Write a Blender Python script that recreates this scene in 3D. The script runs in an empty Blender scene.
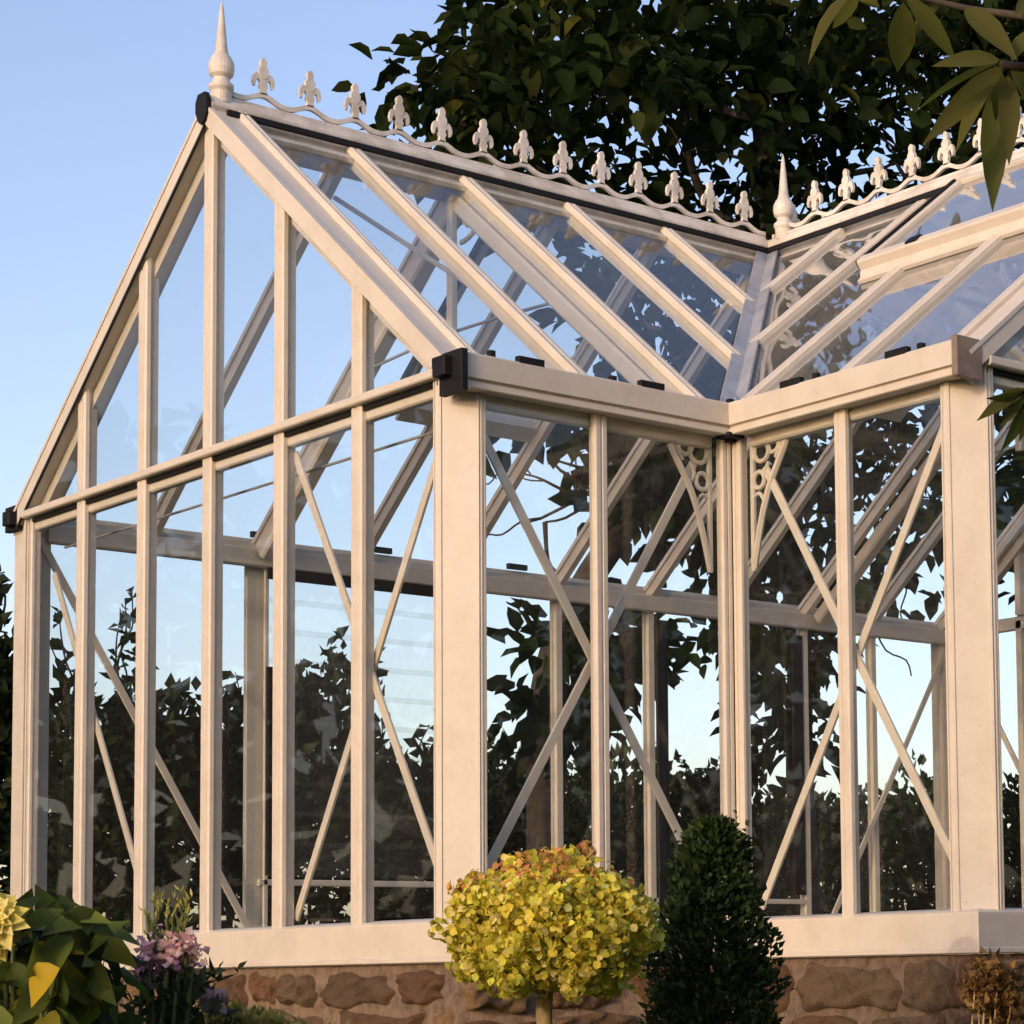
import bpy, math, random
import numpy as np
from mathutils import Vector, Matrix

random.seed(7); rng = np.random.default_rng(11)
S = 0.62                      # one glazing bay in metres; all coordinates below are in bays
scn = bpy.context.scene
COL = scn.collection

# ------------------------------------------------------------------ camera maths (also used to measure the photo)
F_, PY, TILT, YAW, PX, ROLL = 2389.79, 760.95, .0865, .7571, 858.74, -.0173
CAM = np.array([-8.2187, -12.2814, -.0767])
_fw = np.array([math.sin(YAW), math.cos(YAW), 0]); _rt = np.array([math.cos(YAW), -math.sin(YAW), 0]); _up = np.array([0, 0, 1.])
FWD = _fw*math.cos(TILT)+_up*math.sin(TILT); _u = -_fw*math.sin(TILT)+_up*math.cos(TILT)
RGT = math.cos(ROLL)*_rt+math.sin(ROLL)*_u; UPV = -math.sin(ROLL)*_rt+math.cos(ROLL)*_u
def ray(x, y): return FWD+RGT*(x-PX)/F_+UPV*(PY-y)/F_
def at(x, y, dep): return CAM+ray(x, y)*dep
def at_y(x, y, Y):
    d = ray(x, y); return CAM+d*((Y-CAM[1])/d[1])

# greenhouse dimensions
HE, HR, HS = 3.64, 6.215, .29
G0, CH, L, P = .0966, .155, 2.242, 2.239
W = 6+2*G0; MID = W/2; X2 = L+W; X3 = 2*L+W; JX = L+MID
ZE = 3.66                      # roof glass plane at the wall line
K = (6.17-ZE)/MID

# ------------------------------------------------------------------ materials
MATS = {}
def newmat(name):
    m = bpy.data.materials.new(name); m.use_nodes = True
    nt = m.node_tree; nt.nodes.clear(); MATS[name] = m
    out = nt.nodes.new('ShaderNodeOutputMaterial')
    return m, nt, out
def N(nt, t, **kw):
    n = nt.nodes.new(t)
    for k, v in kw.items():
        if k in n.inputs: n.inputs[k].default_value = v
        else: setattr(n, k, v)
    return n
def ramp(nt, fac, stops):
    r = nt.nodes.new('ShaderNodeValToRGB'); e = r.color_ramp.elements
    while len(e) < len(stops): e.new(.5)
    for i, (p, c) in enumerate(stops): e[i].position = p; e[i].color = (*c, 1)
    nt.links.new(fac, r.inputs[0]); return r
def paint(name, c1, c2, rough=.42, bump=.05, scale=6, spec=.4, metal=0):
    m, nt, out = newmat(name); l = nt.links.new
    tc = N(nt, 'ShaderNodeTexCoord')
    n1 = N(nt, 'ShaderNodeTexNoise', Scale=scale, Detail=6, Roughness=.65); l(tc.outputs['Object'], n1.inputs['Vector'])
    n2 = N(nt, 'ShaderNodeTexNoise', Scale=scale*22, Detail=3); l(tc.outputs['Object'], n2.inputs['Vector'])
    r = ramp(nt, n1.outputs['Fac'], [(.36, c2), (.56, c1)])
    if name.startswith('cream'):      # rain streaks and specks of dirt
        mp = N(nt, 'ShaderNodeMapping'); mp.inputs['Scale'].default_value = (11, 11, 1.6); l(tc.outputs['Object'], mp.inputs['Vector'])
        n3 = N(nt, 'ShaderNodeTexNoise', Scale=1, Detail=4, Roughness=.7); l(mp.outputs[0], n3.inputs['Vector'])
        r3 = ramp(nt, n3.outputs['Fac'], [(.30, (.66, .62, .55)), (.46, (1, 1, 1))])
        n4 = N(nt, 'ShaderNodeTexNoise', Scale=90, Detail=2); l(tc.outputs['Object'], n4.inputs['Vector'])
        r4 = ramp(nt, n4.outputs['Fac'], [(.25, (.55, .5, .42)), (.33, (1, 1, 1))])
        ma = N(nt, 'ShaderNodeMix', data_type='RGBA', blend_type='MULTIPLY'); ma.inputs['Factor'].default_value = .1
        mb = N(nt, 'ShaderNodeMix', data_type='RGBA', blend_type='MULTIPLY'); mb.inputs['Factor'].default_value = .4
        l(r.outputs[0], ma.inputs[6]); l(r3.outputs[0], ma.inputs[7]); l(ma.outputs[2], mb.inputs[6]); l(r4.outputs[0], mb.inputs[7])
    b = N(nt, 'ShaderNodeBsdfPrincipled', Roughness=rough, Metallic=metal); b.inputs['Specular IOR Level'].default_value = spec
    l(mb.outputs[2] if name.startswith('cream') else r.outputs['Color'], b.inputs['Base Color'])
    rr = N(nt, 'ShaderNodeMapRange'); rr.inputs['To Min'].default_value = rough-.08; rr.inputs['To Max'].default_value = rough+.15
    l(n1.outputs['Fac'], rr.inputs['Value']); l(rr.outputs[0], b.inputs['Roughness'])
    bp = N(nt, 'ShaderNodeBump', Strength=bump, Distance=.002); l(n2.outputs['Fac'], bp.inputs['Height']); l(bp.outputs[0], b.inputs['Normal'])
    l(b.outputs[0], out.inputs[0]); return m
CREAM = paint('cream_paint', (.61, .56, .475), (.56, .51, .425))
CREAMV = paint('cream_paint_ridge', (.66, .62, .55), (.47, .43, .36), rough=.5)
BLACK = paint('black_rubber', (.014, .014, .016), (.010, .010, .010), rough=.6, spec=.15)
STEEL = paint('grey_rod', (.33, .33, .34), (.26, .26, .27), rough=.4)
LEAD = paint('valley_metal', (.36, .38, .41), (.22, .24, .27), rough=.3, spec=.6)
BROWNCAP = paint('weathered_cap', (.26, .21, .16), (.17, .13, .10), rough=.6)

def glass(name, dirt_haze=.03, tint=(.982, .99, .985), refl=1.0):
    m, nt, out = newmat(name); l = nt.links.new
    tc = N(nt, 'ShaderNodeTexCoord')
    lw = N(nt, 'ShaderNodeLayerWeight', Blend=.5)
    pw = N(nt, 'ShaderNodeMath', operation='POWER'); l(lw.outputs['Facing'], pw.inputs[0]); pw.inputs[1].default_value = 5
    fr = N(nt, 'ShaderNodeMath', operation='MULTIPLY_ADD'); l(pw.outputs[0], fr.inputs[0]); fr.inputs[1].default_value = .96*refl; fr.inputs[2].default_value = .04*refl
    cl = N(nt, 'ShaderNodeMath', operation='MINIMUM'); l(fr.outputs[0], cl.inputs[0]); cl.inputs[1].default_value = .9
    wv = N(nt, 'ShaderNodeTexNoise', Scale=1.7, Detail=1); l(tc.outputs['Object'], wv.inputs['Vector'])
    bp = N(nt, 'ShaderNodeBump', Strength=.06, Distance=.02); l(wv.outputs['Fac'], bp.inputs['Height'])
    tr = N(nt, 'ShaderNodeBsdfTransparent', Color=(*tint, 1))
    gl = N(nt, 'ShaderNodeBsdfGlossy', Roughness=.015); l(bp.outputs[0], gl.inputs['Normal'])
    mx = N(nt, 'ShaderNodeMixShader'); l(cl.outputs[0], mx.inputs[0]); l(tr.outputs[0], mx.inputs[1]); l(gl.outputs[0], mx.inputs[2])
    # dusty film and splash marks, plus painted haze on the roof glass
    n1 = N(nt, 'ShaderNodeTexNoise', Scale=3.5, Detail=5, Roughness=.7); l(tc.outputs['Object'], n1.inputs['Vector'])
    n2 = N(nt, 'ShaderNodeTexNoise', Scale=38, Detail=4, Roughness=.8); l(tc.outputs['Object'], n2.inputs['Vector'])
    mu = N(nt, 'ShaderNodeMath', operation='MULTIPLY'); l(n1.outputs['Fac'], mu.inputs[0]); l(n2.outputs['Fac'], mu.inputs[1])
    mr = N(nt, 'ShaderNodeMapRange'); l(mu.outputs[0], mr.inputs['Value'])
    mr.inputs['From Min'].default_value = .22; mr.inputs['From Max'].default_value = .5; mr.inputs['To Min'].default_value = dirt_haze*.7; mr.inputs['To Max'].default_value = dirt_haze*1.5
    df = N(nt, 'ShaderNodeBsdfDiffuse', Color=(.62, .62, .58, 1))
    m2 = N(nt, 'ShaderNodeMixShader'); l(mr.outputs[0], m2.inputs[0]); l(mx.outputs[0], m2.inputs[1]); l(df.outputs[0], m2.inputs[2])
    l(m2.outputs[0], out.inputs[0]); return m
GLASS = glass('pane_glass', .005, refl=.75)
GLASSR = glass('roof_glass', .022, refl=.6)
GLASSP = glass('sky_haze_roof_glass', .11, refl=1.9)  # pale film and raised reflectance paint in sky reflection on the porch slope
GLASSD = glass('louvre_glass', .035, (.975, .985, .975))

def leafmat(name, trans=.3, rough=.5, spec=.3, tcol=1.6):
    m, nt, out = newmat(name); l = nt.links.new
    a = N(nt, 'ShaderNodeAttribute', attribute_name='col')
    b = N(nt, 'ShaderNodeBsdfPrincipled', Roughness=rough); b.inputs['Specular IOR Level'].default_value = spec
    l(a.outputs['Color'], b.inputs['Base Color'])
    t = N(nt, 'ShaderNodeBsdfTranslucent')
    mm = N(nt, 'ShaderNodeMix', data_type='RGBA', blend_type='MULTIPLY'); mm.inputs['Factor'].default_value = 1
    l(a.outputs['Color'], mm.inputs[6]); mm.inputs[7].default_value = (tcol, tcol*1.05, tcol*.6, 1)
    l(mm.outputs[2], t.inputs['Color'])
    mx = N(nt, 'ShaderNodeMixShader'); mx.inputs[0].default_value = trans
    l(b.outputs[0], mx.inputs[1]); l(t.outputs[0], mx.inputs[2]); l(mx.outputs[0], out.inputs[0]); return m
LEAF = leafmat('leaf_green', .22, .55, .2)
LEAFG = leafmat('leaf_glossy', .42, .5, .15)
LEAFT = leafmat('leaf_matt', .25, .9, .03)
PETAL = leafmat('petal', .4, .6, .2, 1.1)

def barkmat():
    m, nt, out = newmat('bark'); l = nt.links.new
    tc = N(nt, 'ShaderNodeTexCoord'); n = N(nt, 'ShaderNodeTexNoise', Scale=14, Detail=6); l(tc.outputs['Object'], n.inputs['Vector'])
    r = ramp(nt, n.outputs['Fac'], [(.3, (.03, .022, .015)), (.7, (.09, .07, .05))])
    b = N(nt, 'ShaderNodeBsdfPrincipled', Roughness=.9); l(r.outputs[0], b.inputs['Base Color'])
    bp = N(nt, 'ShaderNodeBump', Strength=.6, Distance=.01); l(n.outputs['Fac'], bp.inputs['Height']); l(bp.outputs[0], b.inputs['Normal'])
    l(b.outputs[0], out.inputs[0]); return m
BARK = barkmat()
STEMG = paint('green_stem', (.10, .13, .04), (.07, .09, .03), rough=.6)
STEMY = paint('pale_stem', (.42, .30, .13), (.28, .19, .08), rough=.6, scale=30)

def stonemat():
    m, nt, out = newmat('sandstone'); l = nt.links.new
    tc = N(nt, 'ShaderNodeTexCoord'); a = N(nt, 'ShaderNodeAttribute', attribute_name='col')
    n = N(nt, 'ShaderNodeTexNoise', Scale=16, Detail=8, Roughness=.7); l(tc.outputs['Object'], n.inputs['Vector'])
    r = ramp(nt, n.outputs['Fac'], [(.3, (.45, .42, .4)), (.5, (1, 1, 1)), (.72, (1.35, 1.3, 1.2))])
    mm = N(nt, 'ShaderNodeMix', data_type='RGBA', blend_type='MULTIPLY'); mm.inputs['Factor'].default_value = 1
    l(a.outputs['Color'], mm.inputs[6]); l(r.outputs[0], mm.inputs[7])
    b = N(nt, 'ShaderNodeBsdfPrincipled', Roughness=.92); l(mm.outputs[2], b.inputs['Base Color'])
    bp = N(nt, 'ShaderNodeBump', Strength=1.0, Distance=.03); l(n.outputs['Fac'], bp.inputs['Height']); l(bp.outputs[0], b.inputs['Normal'])
    l(b.outputs[0], out.inputs[0]); return m
STONE = stonemat()
def groundmat(name, c1, c2, sc):
    m, nt, out = newmat(name); l = nt.links.new
    tc = N(nt, 'ShaderNodeTexCoord'); n = N(nt, 'ShaderNodeTexNoise', Scale=sc, Detail=9, Roughness=.7); l(tc.outputs['Object'], n.inputs['Vector'])
    r = ramp(nt, n.outputs['Fac'], [(.35, c1), (.65, c2)])
    b = N(nt, 'ShaderNodeBsdfPrincipled', Roughness=.95); l(r.outputs[0], b.inputs['Base Color'])
    bp = N(nt, 'ShaderNodeBump', Strength=.7, Distance=.03); l(n.outputs['Fac'], bp.inputs['Height']); l(bp.outputs[0], b.inputs['Normal'])
    l(b.outputs[0], out.inputs[0]); return m
GRASS = groundmat('lawn', (.035, .05, .015), (.07, .09, .03), 3.0)
PAVE = groundmat('paving', (.22, .19, .16), (.32, .28, .24), 5.0)

# ------------------------------------------------------------------ mesh builder
def nrm(v): v = np.asarray(v, float); return v/np.linalg.norm(v)
class MB:
    def __init__(s): s.v = []; s.f = []; s.c = []
    def prism(s, prof, a, b, xd, yd):
        a = np.asarray(a, float); b = np.asarray(b, float); n = len(prof); o = len(s.v)
        xd = np.asarray(xd, float); yd = np.asarray(yd, float)
        for q in (a, b):
            for (x, y) in prof: s.v.append(q+xd*x+yd*y)
        for i in range(n):
            j = (i+1) % n; s.f.append((o+i, o+j, o+n+j, o+n+i))
        s.f.append(tuple(o+i for i in range(n))[::-1]); s.f.append(tuple(o+n+i for i in range(n))); return s
    def bar(s, a, b, out, w=.105, proud=.042, ins=.05, web=.62):
        a = np.asarray(a, float); b = np.asarray(b, float); d = nrm(b-a); out = nrm(np.asarray(out, float)-d*np.dot(out, d)); side = np.cross(d, out)
        h = w/2; e = min(.012, proud*.3); g = w*.07; k = h*web
        prof = [(-h, 0), (-h, proud-e), (-h+e, proud), (-g*1.4, proud), (-g*.7, proud-.009), (g*.7, proud-.009), (g*1.4, proud), (h-e, proud), (h, proud-e), (h, 0), (k, -.001), (k, -ins), (-k, -ins), (-k, -.001)]
        return s.prism(prof, a, b, side, out)
    def flat(s, a, b, out, w, t):
        a = np.asarray(a, float); b = np.asarray(b, float); d = nrm(b-a); out = nrm(np.asarray(out, float)-d*np.dot(out, d)); side = np.cross(d, out)
        h = w/2; e = min(w, t)*.15
        return s.prism([(-h, e), (-h+e, 0), (h-e, 0), (h, e), (h, t-e), (h-e, t), (-h+e, t), (-h, t-e)], a, b, side, out)
    def box(s, c, d, ax=None):
        c = np.asarray(c, float); X, Y, Z = ax if ax else (np.array([1., 0, 0]), np.array([0, 1., 0]), np.array([0, 0, 1.]))
        return s.flat(c-Z*d[2]/2-Y*0, c+Z*d[2]/2, Y, d[0], d[1]) if False else s._box(c, d, X, Y, Z)
    def _box(s, c, d, X, Y, Z):
        h = np.array(d)/2; e = min(d)*.12
        x, y = h[0], h[1]
        prof = [(-x+e, -y), (x-e, -y), (x, -y+e), (x, y-e), (x-e, y), (-x+e, y), (-x, y-e), (-x, -y+e)]
        return s.prism(prof, c-Z*h[2], c+Z*h[2], X, Y)
    def tube(s, pts, rad, n=8):
        pts = [np.asarray(p, float) for p in pts]; m = len(pts)
        rad = [rad]*m if np.isscalar(rad) else rad; o = len(s.v)
        if m >= 3:                               # Catmull-Rom smoothing
            q = []; rr = []; sub = 3
            for i in range(m-1):
                p0, p1, p2, p3 = pts[max(i-1, 0)], pts[i], pts[i+1], pts[min(i+2, m-1)]
                for k in range(sub):
                    t = k/sub; q.append(.5*(2*p1+(p2-p0)*t+(2*p0-5*p1+4*p2-p3)*t*t+(3*p1-p0-3*p2+p3)*t**3)); rr.append(rad[i]*(1-t)+rad[i+1]*t)
            q.append(pts[-1]); rr.append(rad[-1]); pts, rad, m = q, rr, len(q)
        ref = np.array([.31, .17, .93])
        for i, p in enumerate(pts):
            d = nrm(pts[min(i+1, m-1)]-pts[max(i-1, 0)]); r = ref if abs(np.dot(d, nrm(ref))) < .9 else np.array([1., 0, 0])
            x = nrm(np.cross(d, r)); y = np.cross(d, x)
            for k in range(n):
                a = 2*math.pi*k/n; s.v.append(p+rad[i]*(x*math.cos(a)+y*math.sin(a)))
        for i in range(m-1):
            for k in range(n):
                j = (k+1) % n; s.f.append((o+i*n+k, o+i*n+j, o+(i+1)*n+j, o+(i+1)*n+k))
        s.f.append(tuple(o+k for k in range(n))[::-1]); s.f.append(tuple(o+(m-1)*n+k for k in range(n))); return s
    def lathe(s, prof, c, n=20):
        c = np.asarray(c, float); o = len(s.v); m = len(prof)
        for (r, z) in prof:
            for k in range(n):
                a = 2*math.pi*k/n; s.v.append(c+np.array([max(r, .001)*math.cos(a), max(r, .001)*math.sin(a), z]))
        for i in range(m-1):
            for k in range(n):
                j = (k+1) % n; s.f.append((o+i*n+k, o+i*n+j, o+(i+1)*n+j, o+(i+1)*n+k))
        s.f.append(tuple(o+k for k in range(n))[::-1]); s.f.append(tuple(o+(m-1)*n+k for k in range(n))); return s
    def plate(s, pts2, c, xd, yd, t):            # an outline extruded by its thickness
        c = np.asarray(c, float); xd = np.asarray(xd, float); yd = np.asarray(yd, float); zd = nrm(np.cross(xd, yd))
        pr = [(p[0], p[1]) for p in pts2]
        return s.prism(pr, c-zd*t/2, c+zd*t/2, xd, yd)
    def ribbon(s, up, lo, c, xd, yd, t):         # strip between two curves
        c = np.asarray(c, float); xd = np.asarray(xd, float); yd = np.asarray(yd, float); zd = np.cross(xd, yd); o = len(s.v); n = len(up)
        for a, b in zip(up, lo):
            for q, k in ((a, 1), (a, -1), (b, -1), (b, 1)): s.v.append(c+xd*q[0]+yd*q[1]+zd*t/2*k)
        for i in range(n-1):
            for k in range(4):
                j = (k+1) % 4; s.f.append((o+4*i+k, o+4*i+j, o+4*i+4+j, o+4*i+4+k))
        s.f.append((o, o+1, o+2, o+3)[::-1]); e = o+4*(n-1); s.f.append((e, e+1, e+2, e+3)); return s
    def sweep(s, path, prof, closed=False):      # profile (out, z) along a plan path, outward on the right-hand side
        n = len(path); m = len(prof); o = len(s.v); path = [np.asarray(p, float) for p in path]
        def rn(a, b): d = nrm(b-a); return np.array([d[1], -d[0]])
        for i in range(n):
            if closed or 0 < i < n-1:
                a = rn(path[i-1], path[i]); b = rn(path[i], path[(i+1) % n]); q = (a+b)/(1+np.dot(a, b))
            elif i == 0: q = rn(path[0], path[1])
            else: q = rn(path[-2], path[-1])
            for (x, z) in prof: s.v.append(np.array([*(path[i]+q*x), z]))
        for i in range(n if closed else n-1):
            i2 = (i+1) % n
            for k in range(m):
                j = (k+1) % m; s.f.append((o+i*m+k, o+i*m+j, o+i2*m+j, o+i2*m+k))
        if not closed:
            s.f.append(tuple(o+k for k in range(m))[::-1]); s.f.append(tuple(o+(n-1)*m+k for k in range(m)))
        return s
    def build(s, name, mat, parent=None, origin=(0, 0, 0), smooth=False, fix=True):
        me = bpy.data.meshes.new(name); og = np.asarray(origin, float)
        me.from_pydata([tuple((p-og)*S) for p in s.v], [], s.f)
        if s.c:
            at_ = me.color_attributes.new('col', 'FLOAT_COLOR', 'POINT'); at_.data.foreach_set('color', np.array(s.c, dtype=np.float32).ravel())
        if fix:
            import bmesh
            bm = bmesh.new(); bm.from_mesh(me); bmesh.ops.recalc_face_normals(bm, faces=bm.faces); bm.to_mesh(me); bm.free()
        if smooth: me.polygons.foreach_set('use_smooth', [True]*len(me.polygons))
        me.materials.append(mat)
        o = bpy.data.objects.new(name, me); COL.objects.link(o)
        if parent is not None:
            o.parent = parent
            base = parent.get('_o'); b = np.zeros(3) if base is None else np.array(base)
            o.location = tuple((og-b)*S)
        else: o.location = tuple(og*S)
        o['_o'] = [float(x) for x in og]
        return o
def tag(o, label=None, cat=None, group=None, kind=None):
    for k, v in (('label', label), ('category', cat), ('group', group), ('kind', kind)):
        if v: o[k] = v
    return o
def empty(name, loc, label, cat, group=None):
    o = bpy.data.objects.new(name, None); COL.objects.link(o); o.empty_display_size = .2
    o.location = tuple(np.array(loc, float)*S); o['_o'] = [float(x) for x in loc]
    return tag(o, label, cat, group)

# ------------------------------------------------------------------ leaves
def leaf_obj(name, mat, parent, Pt, D, Nn, Ln, Wd, C, full=True, fold=.22, curl=.12, origin=None):
    n = len(Pt); D = D/np.linalg.norm(D, axis=1)[:, None]
    Nn = Nn-D*(Nn*D).sum(1)[:, None]; Nn = Nn/np.maximum(np.linalg.norm(Nn, axis=1), 1e-6)[:, None]
    Sd = np.cross(D, Nn); Ln = np.broadcast_to(Ln, n)[:, None]; Wd = np.broadcast_to(Wd, n)[:, None]
    if full == 2:
        rows = [(.14, .26), (.32, .46), (.54, .48), (.76, .32), (.91, .14)]
        sp = [(0, 0, 0)]
        for a, w_ in rows:
            cz_ = -curl*2.2*a*a; sp += [(a-.03, -w_, fold*min(1, w_*2.2)+cz_), (a, 0, cz_), (a-.03, w_, fold*min(1, w_*2.2)+cz_)]
        sp.append((1, 0, -curl*2.2)); fs = [(0, 2, 1), (0, 3, 2)]
        for i in range(len(rows)-1):
            q = 1+3*i; fs += [(q, q+1, q+4, q+3), (q+1, q+2, q+5, q+4)]
        q = 1+3*(len(rows)-1); fs += [(q, q+1, q+4-1), (q+1, q+2, q+4-1)]
    elif full:
        sp = [(0, 0, 0), (.3, -.46, fold), (.32, 0, 0), (.3, .46, fold), (.66, -.40, fold-curl*.5), (.68, 0, -curl*.5), (.66, .40, fold-curl*.5), (1, 0, -curl*1.6)]
        fs = [(0, 2, 1), (0, 3, 2), (1, 2, 5, 4), (2, 3, 6, 5), (4, 5, 7), (5, 6, 7)]
    else:
        sp = [(0, 0, 0), (.45, -.5, fold), (1, 0, -curl), (.45, .5, fold)]; fs = [(0, 2, 1), (0, 3, 2)]
    m = len(sp)
    V = np.stack([Pt+D*Ln*a+Sd*Wd*b+Nn*Wd*c for a, b, c in sp], 1).reshape(-1, 3)
    og = np.zeros(3) if origin is None else np.asarray(origin, float)
    base = (np.arange(n)*m)[:, None]
    loops = np.concatenate([base+np.array(f)[None, :] for f in fs], 1)
    sizes = np.tile(np.array([len(f) for f in fs]), n); loops = loops.ravel()
    starts = np.concatenate([[0], np.cumsum(sizes)[:-1]])
    me = bpy.data.meshes.new(name); me.vertices.add(len(V)); me.vertices.foreach_set('co', ((V-og)*S).astype(np.float32).ravel())
    me.loops.add(len(loops)); me.loops.foreach_set('vertex_index', loops.astype(np.int32))
    me.polygons.add(len(sizes)); me.polygons.foreach_set('loop_start', starts.astype(np.int32))
    me.update(calc_edges=True)
    at_ = me.color_attributes.new('col', 'FLOAT_COLOR', 'POINT')
    cc = np.concatenate([np.repeat(C, m, 0), np.ones((n*m, 1))], 1); at_.data.foreach_set('color', cc.astype(np.float32).ravel())
    me.polygons.foreach_set('use_smooth', [True]*len(me.polygons)); me.validate()
    me.materials.append(mat); o = bpy.data.objects.new(name, me); COL.objects.link(o)
    if parent is not None:
        o.parent = parent; b = np.array(parent.get('_o') or (0, 0, 0)); o.location = tuple((og-b)*S)
    else: o.location = tuple(og*S)
    o['_o'] = [float(x) for x in og]
    return o
def rnd(n): return rng.normal(size=(n, 3))
def mixcol(n, cols, jit=.25):
    c = np.array(cols); k = rng.integers(0, len(c), n); return np.clip(c[k]*(1+rng.normal(size=(n, 1))*jit), .003, 1)

# ------------------------------------------------------------------ GREENHOUSE
GH = empty('greenhouse', (0, 0, 0), 'cream framed Victorian style glasshouse with ridge cresting and finials, standing on a low stone wall', 'greenhouse')
XD, YD, ZD = np.eye(3)
def part(mb, name, mat=None, parent=GH, **kw): return mb.build(name, mat or CREAM, parent, **kw)

walls = [  # start, end, outward normal, bar positions along it
    ((0, 0), (0, W), (-1, 0, 0), [G0+k for k in range(0, 7)]),
    ((0, 0), (L, 0), (0, -1, 0), [G0+1]),
    ((L, 0), (L, -P), (-1, 0, 0), [1.118]),
    ((L, -P), (X2, -P), (0, -1, 0), [G0+k for k in range(1, 6)]),
    ((X2, -P), (X2, 0), (1, 0, 0), [1.118]),
    ((X2, 0), (X3, 0), (0, -1, 0), [L-G0-1]),
    ((X3, 0), (X3, W), (1, 0, 0), [G0+k for k in range(1, 6)]),
    ((0, W), (X3, W), (0, 1, 0), [1.1, 3.1, 4.15, 5.28, 6.4, 7.43, 8.45, 9.44]),
]
def wp(w, t, z): a = np.array(w[0], float); b = np.array(w[1], float); d = nrm(b-a); q = a+d*t; return np.array([q[0], q[1], z])
def wlen(w): return float(np.linalg.norm(np.array(w[1])-np.array(w[0])))
def roofz(y): return ZE+K*(MID-abs(MID-y))
GLZ = .012
def pane(a, b, c, d, nrmv, mat=GLASS, name='pane', parent=GH):
    m = MB(); n = nrm(nrmv)*.004; q = [np.asarray(p, float) for p in (a, b, c, d) if p is not None]; k = len(q); o = 0
    m.v = [p+n for p in q]+[p-n for p in q]
    m.f = [tuple(range(k)), tuple(range(2*k-1, k-1, -1))]+[(i, i+k, (i+1) % k+k, (i+1) % k) for i in range(k)]
    return m.build(name, mat, parent)

gables = {0: True, 6: True, 3: True}
for wi, w in enumerate(walls):
    out = np.array(w[2], float); T = wlen(w); isg = wi in gables
    xs = [x for x in w[3]]
    # upright bars
    for x in xs:
        if isg and (x < .3 or x > T-.3): continue
        ztop = HE-.01
        part(MB().bar(wp(w, x, HS-.045), wp(w, x, ztop), out, w=.125 if isg else .105, ins=.075 if isg else .05), 'mullion')
        if isg:
            zr = roofz(x)-.02
            if zr-HE > .3: part(MB().bar(wp(w, x, HE+.055), wp(w, x, zr), out, w=.125, ins=.075), 'mullion')
    # half bars beside the corner posts / corners
    ends = [CH+.035, T-CH-.035]
    inner = {1: [0, 1], 2: [1, 0], 4: [0, 1], 5: [1, 0]}.get(wi, [0, 0])
    if wi == 1: ends = [CH+.03, T-.07]
    if wi == 2: ends = [.07, T-CH-.03]
    if wi == 4: ends = [CH+.03, T-.07]
    if wi == 5: ends = [.07, T-CH-.03]
    for e, inn in zip(ends, [(wi in (2, 5)), (wi in (1, 4))]):
        part(MB().bar(wp(w, e, HS-.03), wp(w, e, HE-.01), out, w=.085 if inn else .05, proud=.03, web=.7), 'mullion')
    # eave rail (gables) / wall plate (sides)
    if isg:
        part(MB().flat(wp(w, CH-.02, HE+.022), wp(w, T-CH+.02, HE+.022), out, .058, .085), 'transom')
        part(MB().flat(wp(w, CH, HE-.045)+out*.0, wp(w, T-CH, HE-.045), -out, .12, .075), 'transom')
        part(MB().flat(wp(w, CH, HE-.028)+out*.006, wp(w, T-CH, HE-.028)+out*.006, out, .03, .02), 'gasket', BLACK)
    else:
        part(MB().flat(wp(w, CH+.01, HE-.09)-out*.02, wp(w, T-CH-.01, HE-.09)-out*.02, -out, .16, .09), 'wall_plate')
        part(MB().flat(wp(w, CH+.02, HE-.035)+out*.012, wp(w, T-CH-.02, HE-.035)+out*.012, out, .035, .03), 'gasket', BLACK)
    # panes
    ee = [ends[0]]+[x for x in xs if ends[0] < x < ends[1]-.05]+[ends[1]]
    if wi == 7: ee = sorted(ee+[2.08])
    for a, b in zip(ee[:-1], ee[1:]):
        if wi == 7 and 2 < (a+b)/2 < 4.2: continue
        pane(wp(w, a, HS), wp(w, b, HS), wp(w, b, HE-.03), wp(w, a, HE-.03), out)
    if isg:
        gg = [.05]+[x for x in w[3] if .3 < x < T-.3]+[T-.05]
        for a, b in zip(gg[:-1], gg[1:]):
            za, zb = roofz(a)-.03, roofz(b)-.03
            z0 = HE+.03
            pts = [wp(w, a, z0), wp(w, b, z0)]
            if zb > z0+.02: pts.append(wp(w, b, zb))
            if a < MID < b: pts.append(wp(w, MID, roofz(MID)-.03))
            if za > z0+.02: pts.append(wp(w, a, za))
            if len(pts) < 4: pts += [None]*(4-len(pts))
            pane(*pts[:4], out)

# corner posts: chamfered box sections
def corner_post(cx, cy, sx, sy):
    c = CH; pr = [(0, c+.05), (-.022, c+.045), (-.022, c), (c, -.022), (c+.045, -.022), (c+.05, 0), (c+.05, .07), (.07, c+.05)]
    m = MB().prism([(x*sx, y*sy) for x, y in pr], (cx, cy, HS-.05), (cx, cy, HE+.02), XD, YD)
    d = nrm((-sx, -sy, 0)); s_ = nrm((c*sx, -c*sy, 0)); mid = np.array([cx+sx*(c-.022)/2, cy+sy*(c-.022)/2, 0])
    for k in (-1, 1):
        q = mid+s_*k*.118; m.flat(q+ZD*(HS-.04)-d*.004, q+ZD*(HE+.0)-d*.004, d, .022, .012)
    return part(m, 'corner_post')
for a in ((0, 0, 1, 1), (L, -P, 1, 1), (X2, -P, -1, 1), (X3, 0, -1, 1)): corner_post(*a)
for x_, s_ in ((0, 1), (X3, -1)):      # square posts at the back corners
    m = MB().prism([(-.022*s_, W-.14), (-.022*s_, W+.115), (.2*s_, W+.115), (.2*s_, W-.06), (.06*s_, W-.06), (.05*s_, W-.14)], (x_, 0, HS-.05), (x_, 0, HE+.02), XD, YD)
    m.flat((x_-.026*s_, W-.10, HS-.04), (x_-.026*s_, W-.10, HE), (-s_, 0, 0), .03, .012)
    part(m, 'corner_post')
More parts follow.
